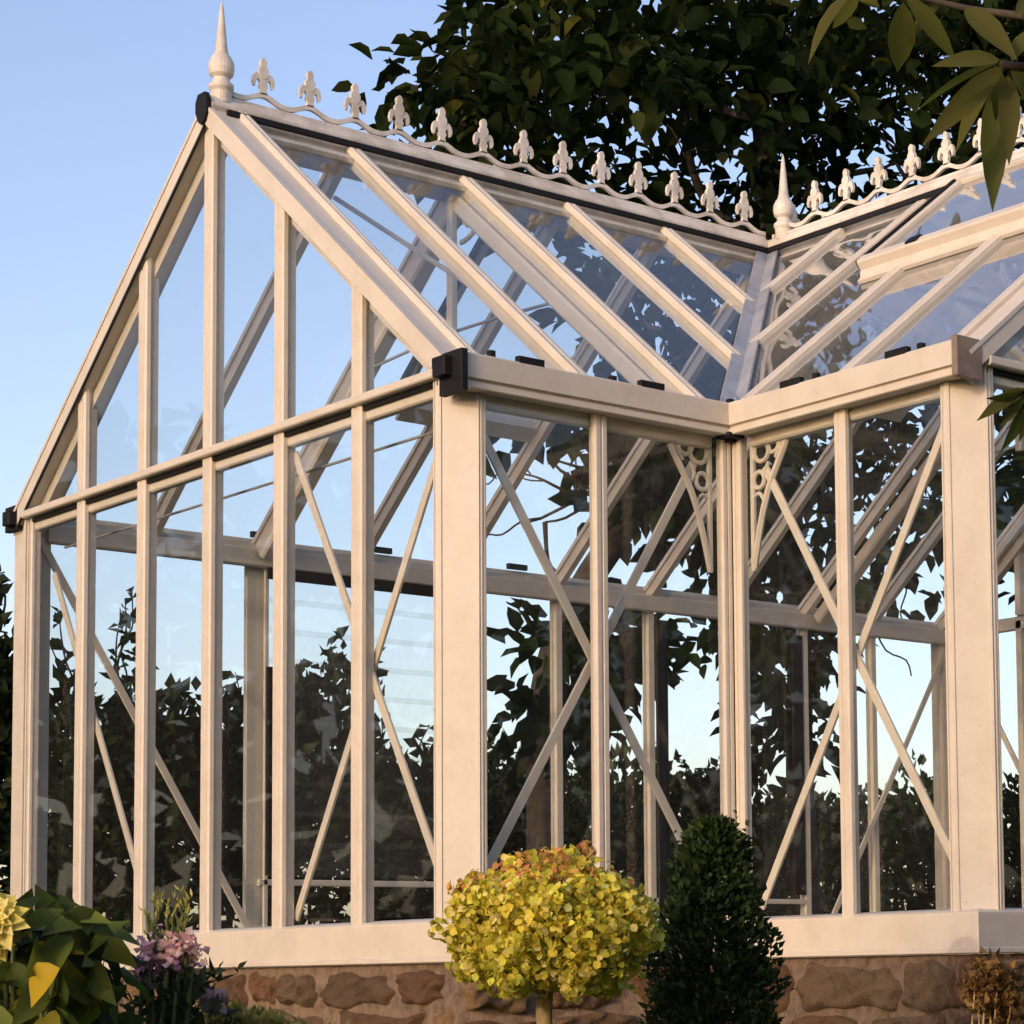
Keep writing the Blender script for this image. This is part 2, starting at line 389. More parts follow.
# inner corner posts
for cx, sx in ((L, -1), (X2, 1)):
    m = MB().prism([(.012*sx, -.012), (.05*sx, -.012), (.05*sx, -.05), (.012*sx, -.05)][::1], (cx-.0*sx, 0.03, HS-.04), (cx, 0.03, HE), XD, YD)
    m.prism([(-.05*sx, -.02), (.045*sx, -.02), (.045*sx, .08), (-.05*sx, .08)], (cx-.02*sx, 0, HS-.04), (cx-.02*sx, 0, HE), XD, YD)
    part(m, 'corner_post')

# sill all round
outline = [(0, W), (0, 0), (L, 0), (L, -P), (X2, -P), (X2, 0), (X3, 0), (X3, W)]
prof = [(-.12, HS-.01), (.02, HS-.025), (.05, HS-.04), (.052, HS-.055), (.052, .035), (.062, .03), (.062, .006), (.05, 0), (-.12, 0)]
part(MB().sweep(outline, prof, closed=True), 'sill')

# gutters with stop ends
GZ = -.115
gprof = [(-.02, 3.665+GZ), (.06, 3.655+GZ), (.125, 3.65+GZ), (.132, 3.656+GZ), (.132, 3.692+GZ), (.120, 3.697+GZ), (.120, 3.706+GZ), (.150, 3.712+GZ), (.158, 3.855+GZ), (.15, 3.865+GZ), (.125, 3.865+GZ), (.12, 3.75+GZ), (.02, 3.75+GZ), (-.02, 3.80+GZ)]
def stop_end(x, y, dx, mat=BLACK, parent=None):
    m = MB()   # stepped cap: outward (-y*) leg and lower leg
    sy = -1 if y < 1 else 1
    pr = [(-.09, 3.52), (.04, 3.52), (.04, 3.56), (.175, 3.62), (.175, 3.76), (.03, 3.76), (.03, 3.80), (-.09, 3.80)]
    m.prism([(sy*a, b) for a, b in pr], (x, y, 0), (x+dx*.05, y, 0), YD, ZD)
    return part(m, 'stop_end', mat, parent)
def gutter(path, nm='gutter'):
    return part(MB().sweep(path, gprof), nm)
g1 = gutter([(-.03, 0), (L, 0), (L, -P-.03)])
g2 = gutter([(X2, -P-.03), (X2, 0), (X3+.03, 0)])
g3 = gutter([(X3+.03, W), (-.03, W)])
def capblock(c, d, mat, par): return part(MB().box(c, d), 'stop_end', mat, par)
m = MB(); m.box((-.055, -.06, 3.63), (.05, .25, .26)); m.box((-.055, .10, 3.70), (.049, .1, .11)); m.box((-.10, -.02, 3.665), (.09, .13, .12)); part(m, 'stop_end', BLACK, g1)
m = MB(); m.box((L-.05, -P-.055, 3.645), (.23, .05, .25)); part(m, 'stop_end', BROWNCAP, g1)
m = MB(); m.box((-.055, W+.07, 3.66), (.05, .22, .2)); m.box((-.10, W+.03, 3.65), (.09, .12, .11)); part(m, 'stop_end', BLACK, g3)
m = MB(); m.box((L-.09, -.09, 3.535), (.14, .14, .028)); m.box((L-.04, -.04, 3.515), (.1, .1, .02)); part(m, 'gutter_joint', BLACK, g1)
for c in ((.47, -.13, 3.765), (1.44, -.13, 3.765)): part(MB().box(c, (.2, .05, .05)), 'gutter_clip', BLACK, g1)
for c in ((L-.13, -.77, 3.765), (L-.13, -1.77, 3.765)): part(MB().box(c, (.05, .2, .05)), 'gutter_clip', BLACK, g1)
for c in ((L-.12, -1.0, 3.765), (L-.12, -1.97, 3.765), (G0+.1, -.1, 3.775), (G0+1.05, -.1, 3.765), (G0+2.05, -.1, 3.765), (L-.03, -.12, 3.76)): part(MB().box(c, (.045, .045, .05)), 'gutter_clip', BLACK, g1)
for c in (2.2, 3.4, 4.9, 6.6, 7.4): part(MB().box((c, W+.1, 3.785), (.22, .05, .05)), 'gutter_clip', BLACK, g3)

# ridge bars
ridge_paths = [((-.06, MID, 0), (X3+.06, MID, 0)), ((JX, MID, 0), (JX, -P-.06, 0))]
for a, b in ridge_paths:
    a = np.array(a); b = np.array(b); d = nrm(b-a); sd = np.cross(d, ZD)
    pr = [(-.075, 6.165), (-.095, 6.195), (-.095, 6.215), (-.075, 6.225), (-.06, 6.262), (-.03, 6.285), (.03, 6.285), (.06, 6.262), (.075, 6.225), (.095, 6.215), (.095, 6.195), (.075, 6.165), (.05, 6.05), (-.05, 6.05)]
    part(MB().prism(pr, a, b, sd, ZD), 'ridge_bar', CREAMV)
    for s_ in (-1, 1):
        part(MB().flat(a+d*.1+sd*s_*.115+ZD*6.145, b-d*.1+sd*s_*.115+ZD*6.145, sd*s_+ZD*.1, .045, .03), 'gasket', BLACK)
        part(MB().flat(a+d*.1+sd*s_*.13+ZD*6.06, b-d*.1+sd*s_*.13+ZD*6.06, -sd*s_*.6-ZD, .13, .05), 'ridge_bar', CREAMV)

# rafters and roof panes.  slope s: eave point e(t), ridge point r(t), outward normal
def raft(e, r, n, w=.105, proud=.05, ins=.09, lift=.0):
    return part(MB().bar(np.array(e, float)+n*lift, np.array(r, float)+n*lift, n, w=w, proud=proud, ins=ins), 'rafter')
def nS(dx, dy): return nrm((-dx*K, -dy*K, 1))
nF, nB, nPL, nPR = nS(0, 1), nS(0, -1), nS(1, 0), nS(-1, 0)
EV = .05
def fz(h): return ZE+K*h
fx = [G0, G0+1, G0+2, G0+3, G0+4]
def front(x, h): return np.array([x, h, fz(h)])
def back(x, h): return np.array([x, W-h, fz(h)])
def pl(y, h): return np.array([L+h, y, fz(h)])
def pr_(y, h): return np.array([X2-h, y, fz(h)])
TOP = MID-.09
RX = [G0, G0+1, G0+2]
def mir(x): return X3-x
for flip in (0, 1):
    fxm = (lambda x: mir(x)) if flip else (lambda x: x)
    for x in (G0+1, G0+2): raft(front(fxm(x), -EV), front(fxm(x), TOP), nF)
    for x in (G0+3, G0+4): raft(front(fxm(x), x-L+.09), front(fxm(x), TOP), nF)
    xs = [G0, G0+1, G0+2, G0+3, G0+4, JX]
    for a, b in zip(xs[:-1], xs[1:]):
        ha, hb = max(0, a-L), max(0, b-L)
        if a < L < b:
            q = [front(fxm(a), 0), front(fxm(L), 0), front(fxm(b), hb), front(fxm(b), TOP), front(fxm(a), TOP)]
        else: q = [front(fxm(a), ha), front(fxm(b), min(hb, TOP)), front(fxm(b), TOP), front(fxm(a), TOP)]
        if b == JX: q = q[:2]+[q[3]]
        mm = MB(); pane(*(q+[None]*(4-len(q)))[:4] if len(q) <= 4 else q[:4], nF, GLASSR) if len(q) <= 4 else None
        if len(q) > 4:
            pane(q[0], q[1], q[2], q[3], nF, GLASSR); pane(q[0], q[3], q[4], None, nF, GLASSR)
PY_ = [.08, -.92, -1.95]
for sl, nn in ((pl, nPL), (pr_, nPR)):
    for y in PY_[:-1]: raft(sl(y, -EV if y < 0 else .0), sl(y, TOP), nn)
    for y in (1.08, 2.08): raft(sl(y, y+.09), sl(y, TOP), nn)
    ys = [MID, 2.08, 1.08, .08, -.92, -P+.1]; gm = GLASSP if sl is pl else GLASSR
    for a, b in zip(ys[:-1], ys[1:]):
        ha, hb = max(0, a), max(0, b)
        q = [sl(a, min(ha, TOP)), sl(b, hb), sl(b, TOP), sl(a, TOP)]
        if a == MID: q = [sl(a-.1, TOP), sl(b, hb), sl(b, TOP), None]
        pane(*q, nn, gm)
bx = [G0, G0+1, 2.1, 3.1, 4.15, 5.28, 6.4, 7.43, 8.45, 9.44, X3-G0]
for x in bx[1:-1]: raft(back(x, -EV), back(x, TOP), nB)
for a, b in zip(bx[:-1], bx[1:]): pane(back(a, 0), back(b, 0), back(b, TOP), back(a, TOP), nB, GLASSR)
# verge rafters on the gables: deep edge section plus roof cap
def verge(f, t0, out, nn, sgn):
    d = nrm(f(t0, MID)-f(t0, 0)); a = f(t0, -.02); b = f(t0, MID-.02)
    o = np.array(out, float)
    m = MB().prism([(-.075, -.072), (-.075, .03), (-.055, .045), (.15, .045), (.15, .0), (.03, .0), (.03, -.072)], a-nn*.0, b, -o, nn)
    m.prism([(.035, -.17), (.035, -.001), (.12, -.001), (.12, -.17)], a, b, -o, nn)
    m.prism([(-.083, .028), (-.083, .055), (-.04, .055), (-.04, .046)], a, b, -o, nn)
    part(m, 'verge_rafter')
    part(MB().bar(a-o*.175+nn*.03, b-o*.175+nn*.03-d*.05, nn, w=.085, proud=.055, ins=.1), 'verge_rafter')
    if f is None or sgn < 0: part(MB().flat(a+nn*-.076+o*.06, b+nn*-.076+o*.06, o, .035, .012), 'gasket', BLACK)
for f, nn in ((front, nF), (back, nB)):
    sg = -1 if f is back else 1; verge(lambda t, h, f=f: f(t, h), 0, (-1, 0, 0), nn, sg); verge(lambda t, h, f=f: f(t, h), X3, (1, 0, 0), nn, sg)
for f, nn in ((pl, nPL), (pr_, nPR)): verge(lambda t, h, f=f: f(t, h), -P, (0, -1, 0), nn, 1)
# valleys
for sx in (1, -1):
    x0 = L if sx == 1 else X2
    a = np.array([x0, 0, ZE+.03]); b = np.array([x0+sx*(MID-.06), MID-.06, fz(MID-.06)+.03]); d = nrm(b-a); n = nrm(np.cross(np.cross(d, ZD), d)); n = n if n[2] > 0 else -n
    sd = np.cross(d, n)
    part(MB().prism([(-.095, .06), (-.085, .07), (0, .02), (.085, .07), (.095, .06), (.05, -.06), (-.05, -.06)], a-d*.08, b, sd, n), 'valley_bar', LEAD)
    part(MB().tube([a+n*.05+sd*.02-d*.05, a+n*.06+sd*.02+d*.25], .028, 8), 'valley_bar', LEAD)

# apex caps
def apex_cap(c, out):
    o = np.array(out, float); sd = np.cross(o, ZD); pr = [(-.10, .0), (-.10, -.08), (-.05, -.17), (0, -.2), (.05, -.17), (.10, -.08), (.10, 0), (.06, .06), (-.06, .06)]
    part(MB().prism(pr, np.array(c)+o*.065, np.array(c)+o*.10, sd*.85, ZD*.9), 'apex_cap', BLACK)
apex_cap((0, MID, 6.24), (-1, 0, 0)); apex_cap((X3, MID, 6.24), (1, 0, 0)); apex_cap((JX, -P, 6.24), (0, -1, 0))

# cresting and finials
def fleuron_mb(c, xd):
    m = MB(); z = np.array(c); xd = np.array(xd)*1.18; G = ZD*1.22
    def sym(pts): return pts+[(-x, y) for x, y in reversed(pts)]
    m.plate(sym([(.026, 0), (.02, .03), (.030, .05), (.020, .075), (.016, .10)]), z, xd, G, .030)
    m.plate(sym([(.012, .096), (.026, .112), (.034, .132), (.034, .150), (.026, .166), (.018, .176), (.022, .190), (.022, .204), (.015, .219), (.005, .227)]), z, xd, G, .034)
    for s_ in (-1, 1):
        pts = [(.010, .075), (.022, .108), (.040, .130), (.058, .128), (.072, .108), (.078, .075), (.070, .050), (.058, .045), (.056, .066), (.050, .085), (.040, .094), (.030, .086), (.020, .070)]
        m.plate([(s_*x, y) for x, y in pts], z, xd, G, .026)
    return m
def cresting(a, b, cent):
    a = np.array(a, float); b = np.array(b, float); d = nrm(b-a); T = np.linalg.norm(b-a)
    pos = sorted(cent); up = []; lo = []; nseg = int(T/.02)
    pp = pos[1]-pos[0]
    for i in range(nseg+1):
        t = T*i/nseg; ph = (t-pos[0])/pp*2*math.pi; z = .05+.055*(math.cos(ph)*.5+.5)**1.3
        up.append((t, z+.022)); lo.append((t, z-.014))
    m = MB().ribbon(up, lo, a+ZD*6.285, d, ZD, .03)
    m.ribbon([(0, .03), (T, .03)], [(0, -.005), (T, -.005)], a+ZD*6.285, d, ZD, .028)
    o = part(m, 'cresting', CREAMV)
    for t in pos:
        fleuron_mb(a+d*t+ZD*(6.285+.115), d).build('fleuron', CREAMV, o)
x1 = at_y(263, 75, MID)[0]; x13 = at_y(744, 205, MID)[0]; st = (x13-x1)/12
cresting((.12, MID, 0), (JX-.05, MID, 0), [x1-.12+st*k for k in range(13)])
cresting((JX+.05, MID, 0), (X3-.12, MID, 0), [st*(k+.6) for k in range(13)])
def at_x(x, y, X): d = ray(x, y); return CAM+d*((X-CAM[0])/d[0])
y1, y7 = at_x(815, 200, JX)[1], at_x(1018, 120, JX)[1]; st2 = (y1-y7)/6
cresting((JX, MID-.1, 0), (JX, -P+.1, 0), [MID-.1-y1+st2*k for k in range(13) if MID-.1-y1+st2*k < MID+P-.3])
fprof = [(.075, 0), (.075, .09), (.09, .115), (.09, .14), (.062, .165), (.06, .19), (.085, .215), (.094, .26), (.090, .305), (.072, .345), (.05, .375), (.05, .39), (.044, .40), (.030, .56), (.014, .72), (.003, .77)]
for c in ((.06, MID), (JX, MID-.20), (X3-.06, MID), (JX, -P+.05)):
    part(MB().lathe(fprof, (c[0], c[1], 6.25)), 'finial', CREAMV, smooth=False)

# braces inside the walls
def brace(a, b, out, w=.062): part(MB().flat(a, b, out, w, .022), 'brace')
xo = .085
for xg, o in ((xo, (-1, 0, 0)), (X3-xo, (1, 0, 0))):
    for fl in (0, 1):
        yy = (lambda y: W-y) if fl else (lambda y: y)
        if not fl: brace((xg, yy(2.06), 3.5), (xg, yy(.33), .62), o)
        brace((xg+.025, yy(.36), 3.17), (xg+.025, yy(2.07), .32), o)
for fl in (0, 1):
    xx = (lambda x: X3-x) if fl else (lambda x: x)
    brace((xx(.2), xo, 3.38), (xx(2.09), xo, .37), (0, -1, 0)); brace((xx(1.98), xo+.025, 3.36), (xx(.27), xo+.025, .55), (0, -1, 0))
    brace((xx(L+xo), -.26, 3.32), (xx(L+xo), -1.98, .57), (-1 if not fl else 1, 0, 0)); brace((xx(L+xo+.025), -2.0, 3.39), (xx(L+xo+.025), -.13, .34), (-1 if not fl else 1, 0, 0))
brace((.1, W-xo, 3.5), (1.98, W-xo, .36), (0, 1, 0)); brace((X3-.1, W-xo, 3.5), (X3-1.98, W-xo, .36), (0, 1, 0))

# scroll brackets at the inner corners
def scroll_bracket(c, hd):
    hd = np.array(hd, float); m = MB(); n = np.cross(hd, ZD)
    def crv(pts, r): m.tube([np.array(c)+hd*x+ZD*y for x, y in pts], r, 6)
    m.flat(np.array(c)+hd*.02, np.array(c)+hd*.02-ZD*.95, hd, .03, .035)
    m.flat(np.array(c)-ZD*.012, np.array(c)+hd*.42-ZD*.012, ZD, .04, .03)
    arc = [(.40, -.02), (.37, -.12), (.29, -.25), (.20, -.40), (.13, -.58), (.07, -.80), (.04, -.93)]; crv(arc, .024)
    for (x, y, r) in ((.13, -.13, .075), (.25, -.10, .06), (.10, -.33, .055)):
        crv([(x+r*math.cos(t), y+r*math.sin(t)) for t in np.linspace(0, 2*math.pi, 15)], .017)
    crv([(.03, -.45), (.10, -.42), (.15, -.48)], .014); crv([(.31, -.05), (.33, -.12), (.27, -.2)], .014); crv([(.2, -.22), (.17, -.28), (.2, -.34)], .014)
    part(m, 'bracket')
scroll_bracket((L+.07, -.10, HE-.07), (0, -1, 0)); scroll_bracket((L-.10, .08, HE-.07), (-1, 0, 0))
scroll_bracket((X2-.07, -.10, HE-.07), (0, -1, 0)); scroll_bracket((X2+.10, .08, HE-.07), (1, 0, 0))

# inner truss with king post and collar rods
for xt in (2.1, X3-2.1):
    for f, nn in ((front, nF), (back, nB)):
        part(MB().flat(f(xt, .05)-nn*.10, f(xt, TOP)-nn*.10, -nn, .15, .13), 'truss_rafter')
    part(MB().flat((xt-.03, MID, 6.05), (xt-.03, MID, 4.86), (-1, 0, 0), .075, .06), 'king_post')
    part(MB().tube([(xt, 1.5, 4.86), (xt, MID, 4.93), (xt, W-1.5, 4.86)], .013, 6), 'tie_rod', STEEL)
    for s_ in (-1, 1):
        cv = [(xt, MID+s_*(.04+.30*math.sin(t)), 5.62+.26*(1-math.cos(t))) for t in np.linspace(0, 1.5, 9)]
        part(MB().tube(cv, .022, 6), 'bracket')
        part(MB().tube([(xt, MID+s_*(.16+.09*math.cos(t)), 5.82+.09*math.sin(t)) for t in np.linspace(0, 6.283, 14)], .016, 6), 'bracket')
part(MB().tube([(1.1, 3.26, 5.815), (1.1, 1.0, 4.46)], .02, 6), 'tie_rod', STEEL)
part(MB().tube([(G0+.2, .12, HE-.2), (G0+.2, W-.12, HE-.2)], .010, 6), 'tie_rod', STEEL)

# roof vents: (slope fn, normal, along-range, bottom h)
def roof_vent(sl, nn, t0, t1, h0, h1, lift=.06, raise_=.0):
    a0, a1 = sl(t0, h0), sl(t1, h0); b0, b1 = sl(t0, h1), sl(t1, h1); u = nrm(a1-a0); dn = nrm(a0-b0)
    o = np.array(nn)*lift; a0 = a0+np.array(nn)*raise_; a1 = a1+np.array(nn)*raise_
    m = MB()
    m.prism([(-.02, -.08), (.14, -.08), (.145, -.05), (.10, -.04), (.075, -.01), (.06, -.005), (.06, .06), (.05, .075), (-.02, .08)], a0+o, a1+o, dn, nn)
    v = m.build('roof_vent', CREAM, GH)
    for q0, q1 in ((a0, b0), (a1, b1)):
        MB().flat(q0+o, q1+o, nn, .07, .04).build('vent_frame', CREAM, v)
        MB().flat(q0+o+u*(.055 if q0 is a1 else -.055), q1+o+u*(.055 if q0 is a1 else -.055), nn, .035, .06).build('gasket', BLACK, v)
    MB().flat(b0+o, b1+o, nn, .07, .04).build('vent_frame', CREAM, v)
    MB().box((a0*.72+a1*.28)+o+np.array(nn)*.065, (.09, .12, .05), (dn, u, np.array(nn))).build('vent_catch', BLACK, v)
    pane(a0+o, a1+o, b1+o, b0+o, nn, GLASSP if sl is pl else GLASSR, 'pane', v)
    return v
roof_vent(pl, nPL, .5, -1.55, 4.07-L, TOP-.1, lift=.09)
roof_vent(back, nB, 2.72, 4.15, W-4.86, TOP-.1, lift=.07)
roof_vent(back, nB, 6.35, 8.0, W-4.1, TOP-.1, lift=.07)
part(MB().tube([(6.75, W-2.1, fz(2.1)-.12), (6.85, W-1.9, fz(1.9)-.45), (6.8, W-1.6, fz(1.6)-.1)], .02, 6), 'vent_opener', BLACK)

# louvre window in the back wall
lv = part(MB().flat((2.08, W, HS-.04), (2.08, W, HE-.02), (0, 1, 0), .17, .05).flat((2.16, W-.03, HS), (2.16, W-.03, HE-.05), (0, -1, 0), .04, .03), 'louvre_window')
MB().flat((2.13, W-.115, HE-.225), (4.12, W-.115, HE-.225), (0, -1, 0), .10, .04).build('gasket', BLACK, lv)
MB().flat((2.17, W-.10, .80), (2.17, W-.10, 2.6), (0, -1, 0), .085, .04).build('gasket', BLACK, lv)
MB().flat((2.10, W-.01, .745), (4.12, W-.01, .745), (0, -1, 0), .055, .05).build('frame_rail', CREAM, lv)
for a, b in ((2.14, 3.09), (3.11, 4.13)):
    for k in range(10):
        z = .80+.265*k; z1 = z+.275
        m = MB(); m.prism([(0, 0), (.010, 0), (-.026, .305), (-.036, .305)], (a+.02, W+.02, z), (b-.02, W+.02, z), YD, ZD); m.build('louvre_blade', GLASSD, lv)
    pane((a, W, HS), (b, W, HS), (b, W, .72), (a, W, .72), (0, 1, 0), GLASS, 'pane', lv)
part(MB().flat((6.53, W-.03, HS), (6.53, W-.03, 3.4), (0, -1, 0), .14, .03), 'gasket', BLACK)
part(MB().flat((8.33, W-.03, HS+.4), (8.33, W-.03, 3.4), (0, -1, 0), .14, .03), 'gasket', BLACK)
part(MB().flat((6.4, W-.01, .62), (8.4, W-.01, .62), (0, -1, 0), .05, .04), 'frame_rail')

# ------------------------------------------------------------------ STONE WALL
GZ0 = -1.95
sw = MB(); SC = []
def stones_on(a, b, out, ztop, zbot):
    a = np.array(a, float); b = np.array(b, float); d = nrm(b-a); T = np.linalg.norm(b-a); o3 = np.array([out[0], out[1], 0.]); d3 = np.array([d[0], d[1], 0.])
    z = ztop
    while z > zbot:
        h = random.uniform(.2, .34); t = -random.uniform(0, .4)
        while t < T:
            w_ = random.uniform(.35, 1.2)
            u0, u1 = max(t, 0), min(t+w_, T); t += w_
            if u1-u0 < .12: continue
            g = .016; cx = (u0+u1)/2; hw = (u1-u0)/2-g*random.uniform(.7, 1.5); hh = h/2-g*random.uniform(.5, 1.2); cz = z-h/2+random.uniform(-.012, .012)
            dep = random.uniform(.04, .085); nx, nz = 20, 11; o = len(sw.v)
            base = random.choice([(.15, .078, .036), (.11, .060, .030), (.17, .10, .046), (.10, .064, .036), (.20, .125, .058), (.12, .08, .045)])
            ph = [random.uniform(0, 6) for _ in range(6)]; tilt = random.uniform(-.14, .14); sk = random.uniform(.75, 1.0); sk2 = random.uniform(.75, 1.)
            for j in range(nz+1):
                for i in range(nx+1):
                    u = -1+2*i/nx; v = -1+2*j/nz
                    rr = (abs(u)**5+abs(v)**5)**.2 if (u or v) else 0
                    m_ = max(abs(u), abs(v)); k = m_/rr if rr else 1
                    uu = u*(k*.35+.65); vv = v*(k*.35+.65)
                    edge = 1-max(abs(u)**6, abs(v)**5)
                    wob = 1+.10*math.sin(3.1*vv+ph[0])+.05*math.sin(7*vv+ph[1]); wob2 = 1+.16*math.sin(2.6*uu+ph[2])+.08*math.sin(6*uu+ph[3])-.04
                    y = dep*max(edge, 0)**.38*(1+.25*math.sin(4*uu+ph[4]+2*vv)+.16*math.sin(9*uu-7*vv+ph[5]))-.02*(edge <= 0)
                    p = np.array([a[0], a[1], 0])+d3*(cx+uu*hw*wob*(sk if v > 0 else sk2))+ZD*(cz+vv*hh*wob2+tilt*uu*hh)+o3*(y+random.uniform(-.011, .009))
                    sw.v.append(p); sw.c.append((*base, 1))
            for j in range(nz):
                for i in range(nx):
                    q = o+j*(nx+1)+i; sw.f.append((q, q+1, q+nx+2, q+nx+1))
        z -= h
inset = .03
for (a, b, out) in (((0, W), (0, 0), (-1, 0)), ((0, 0), (L, 0), (0, -1)), ((L, 0), (L, -P), (-1, 0)), ((L, -P), (X2, -P), (0, -1)), ((X2, -P), (X2, 0), (1, 0)), ((X2, 0), (X3, 0), (0, -1)), ((X3, 0), (X3, W), (1, 0))):
    stones_on(a, b, out, -.03, -1.0 if a != (X3, 0) else -.6)
pv = len(sw.v)
mort = [(-.14, -.003), (-.0, -.003), (0.006, -.02), (.012, -1.95), (-.14, -1.95)]
sw.sweep(outline, mort, closed=True)
for _ in range(len(sw.v)-pv): sw.c.append((.23, .165, .115, 1))
swo = sw.build('stone_wall', STONE, None, origin=(0, 0, GZ0), smooth=True)
tag(swo, 'low wall of reddish sandstone with pale mortar under the glasshouse sill', 'wall')

# ------------------------------------------------------------------ SETTING
m = MB(); R_ = 900
n_ = 40
for j in range(n_+1):
    for i in range(n_+1): m.v.append(np.array([-R_+2*R_*i/n_, -R_+2*R_*j/n_, GZ0]))
for j in range(n_):
    for i in range(n_): q = j*(n_+1)+i; m.f.append((q, q+1, q+n_+2, q+n_+1))
tag(m.build('ground', GRASS, None), kind='structure')
m = MB(); m.prism([(.15, .15), (X3-.15, .15), (X3-.15, W-.15), (.15, W-.15)], (0, 0, -.5), (0, 0, -.3), XD, YD); m.prism([(L+.15, -P+.15), (X2-.15, -P+.15), (X2-.15, .149), (L+.15, .149)], (0, 0, -.5), (0, 0, -.3), XD, YD)
tag(m.build('floor', PAVE, None), kind='structure')

# ------------------------------------------------------------------ BIG TREE behind
def inpoly(x, y, poly):
    c = False; j = len(poly)-1
    for i in range(len(poly)):
        xi, yi = poly[i]; xj, yj = poly[j]
        if (yi > y) != (yj > y) and x < (xj-xi)*(y-yi)/(yj-yi)+xi: c = not c
        j = i
    return c
def clusters(poly, n, ylo, yhi, extra=None):
    xs = [p[0] for p in poly]; ys = [p[1] for p in poly]; out = []
    while len(out) < n:
        x = random.uniform(min(xs), max(xs)); y = random.uniform(min(ys), max(ys))
        if inpoly(x, y, poly): out.append(at_y(x, y, random.uniform(ylo, yhi)))
    return out
tb = at_y(545, 900, 8.6); tb[2] = GZ0
TREE = empty('broadleaf_tree', tb, 'large dark broad leaved tree rising behind the glasshouse and filling the top right sky', 'tree')
def wob(a, b, n=6, amp=.25):
    a = np.array(a, float); b = np.array(b, float); return [a+(b-a)*k/n+(rng.normal(size=3)*amp*(0 < k < n)) for k in range(n+1)]
trk = MB()
top = at_y(700, 380, 9.6)
trunk = [tb, at_y(540, 800, 8.6), at_y(541, 700, 8.7), at_y(570, 610, 8.9), at_y(640, 500, 9.2), top]
trk.tube(trunk, [.24, .15, .14, .16, .17, .15], 9)
tb2 = at_y(815, 900, 9.0); tb2[2] = GZ0
trk.tube([tb2, at_y(800, 780, 9.0), at_y(800, 660, 9.1), at_y(790, 520, 9.3), at_y(780, 330, 9.6), at_y(760, 120, 10)], [.2, .17, .16, .16, .15, .11], 9)
for a, b, r in (((780, 330), (430, 90), .08), ((780, 400), (960, 100), .12), ((790, 520), (1010, 330), .1), ((700, 380), (520, 520), .05), ((700, 380), (600, 250), .06), ((780, 330), (640, 40), .1), ((760, 120), (560, 60), .06), ((640, 500), (500, 470), .035), ((800, 660), (930, 560), .05), ((760, 200), (900, 160), .08), ((720, 300), (840, 190), .06), ((820, 190), (690, 150), .05)):
    pa = at_y(*a, random.uniform(9, 10.5)); pb = at_y(*b, random.uniform(9, 12)); pts = wob(pa, pb, 7, .12); trk.tube(pts, list(np.linspace(r, r*.25, 8)), 6)
    for k in (3, 4, 5, 6):
        q = pts[k]; e = q+rng.normal(size=3)*.7+np.array([0, 0, -.1]); trk.tube(wob(q, e, 4, .06), list(np.linspace(r*.3, .01, 5)), 5)
for pth in ([(690, 505), (650, 500), (600, 500), (565, 518), (545, 522)], [(585, 505), (582, 485), (560, 470), (548, 455)], [(640, 480), (590, 470), (555, 460)], [(545, 522), (548, 560), (560, 575)], [(760, 450), (640, 420), (560, 405), (520, 420)]):
    trk.tube([at_y(x, y, 8.4+.1*i) for i, (x, y) in enumerate(pth)], list(np.linspace(.03, .012, len(pth))), 5)
trk.build('trunk', BARK, TREE, origin=tb, smooth=True)
crown_pts = []
poly1 = [(440, 100), (450, 60), (480, 30), (500, -90), (1300, -90), (1300, 530), (770, 555), (690, 590), (650, 470), (610, 350), (585, 270), (500, 205), (420, 150)]
crown_pts += clusters(poly1, 580, 7.6, 13.5)
polyA = [(445, 95), (455, 55), (500, 20), (1200, -40), (1200, 50), (760, 130), (590, 100), (445, 100)]
crown_pts += clusters(polyA, 80, 7.6, 12)
crown_pts += clusters([(412, 90), (420, 80), (430, 90), (425, 105)], 3, 8, 9)
crown_pts += clusters([(480, 400), (720, 400), (700, 470), (600, 450), (540, 420), (490, 425)], 16, 7.6, 10)
crown_pts += clusters([(640, 430), (760, 430), (760, 570), (670, 580), (640, 540)], 32, 7.6, 11)
crown_pts += clusters([(520, 650), (620, 620), (640, 640), (600, 700), (560, 720), (520, 690)], 18, 7.6, 10)
crown_pts += clusters([(535, 720), (590, 720), (580, 770), (540, 770)], 4, 7.8, 9)
crown_pts += clusters([(690, 570), (1250, 570), (1250, 600), (880, 610), (800, 660), (700, 650)], 26, 7.6, 12)
crown_pts += clusters([(755, 640), (805, 640), (805, 760), (765, 760)], 8, 7.6, 9)
Pt = []; Dd = []
for c in crown_pts:
    k = random.randint(16, 26); o = rng.normal(size=(k, 3))*np.array([.27, .27, .21]); Pt.append(np.array(c)+o); Dd.append(o*1.6+np.array([0, 0, -.35])+rng.normal(size=(k, 3))*.35)
Pt = np.concatenate(Pt); Dd = np.concatenate(Dd); keep = Pt[:, 1] > 7.0; Pt = Pt[keep]; Dd = Dd[keep]; n = len(Pt)
Nn = rnd(n)*.6+np.array([0, -.3, 1.]); Ln = rng.uniform(.2, .42, n)
C = mixcol(n, [(.016, .027, .008), (.012, .021, .007), (.024, .032, .009), (.010, .016, .006)], .3); y_ = rng.random(n) < .03; C[y_] = np.array([.09, .09, .016])
leaf_obj('crown', LEAFT, TREE, Pt, Dd, Nn, Ln, Ln*.62, C, origin=tb)
print('tree leaves', n)

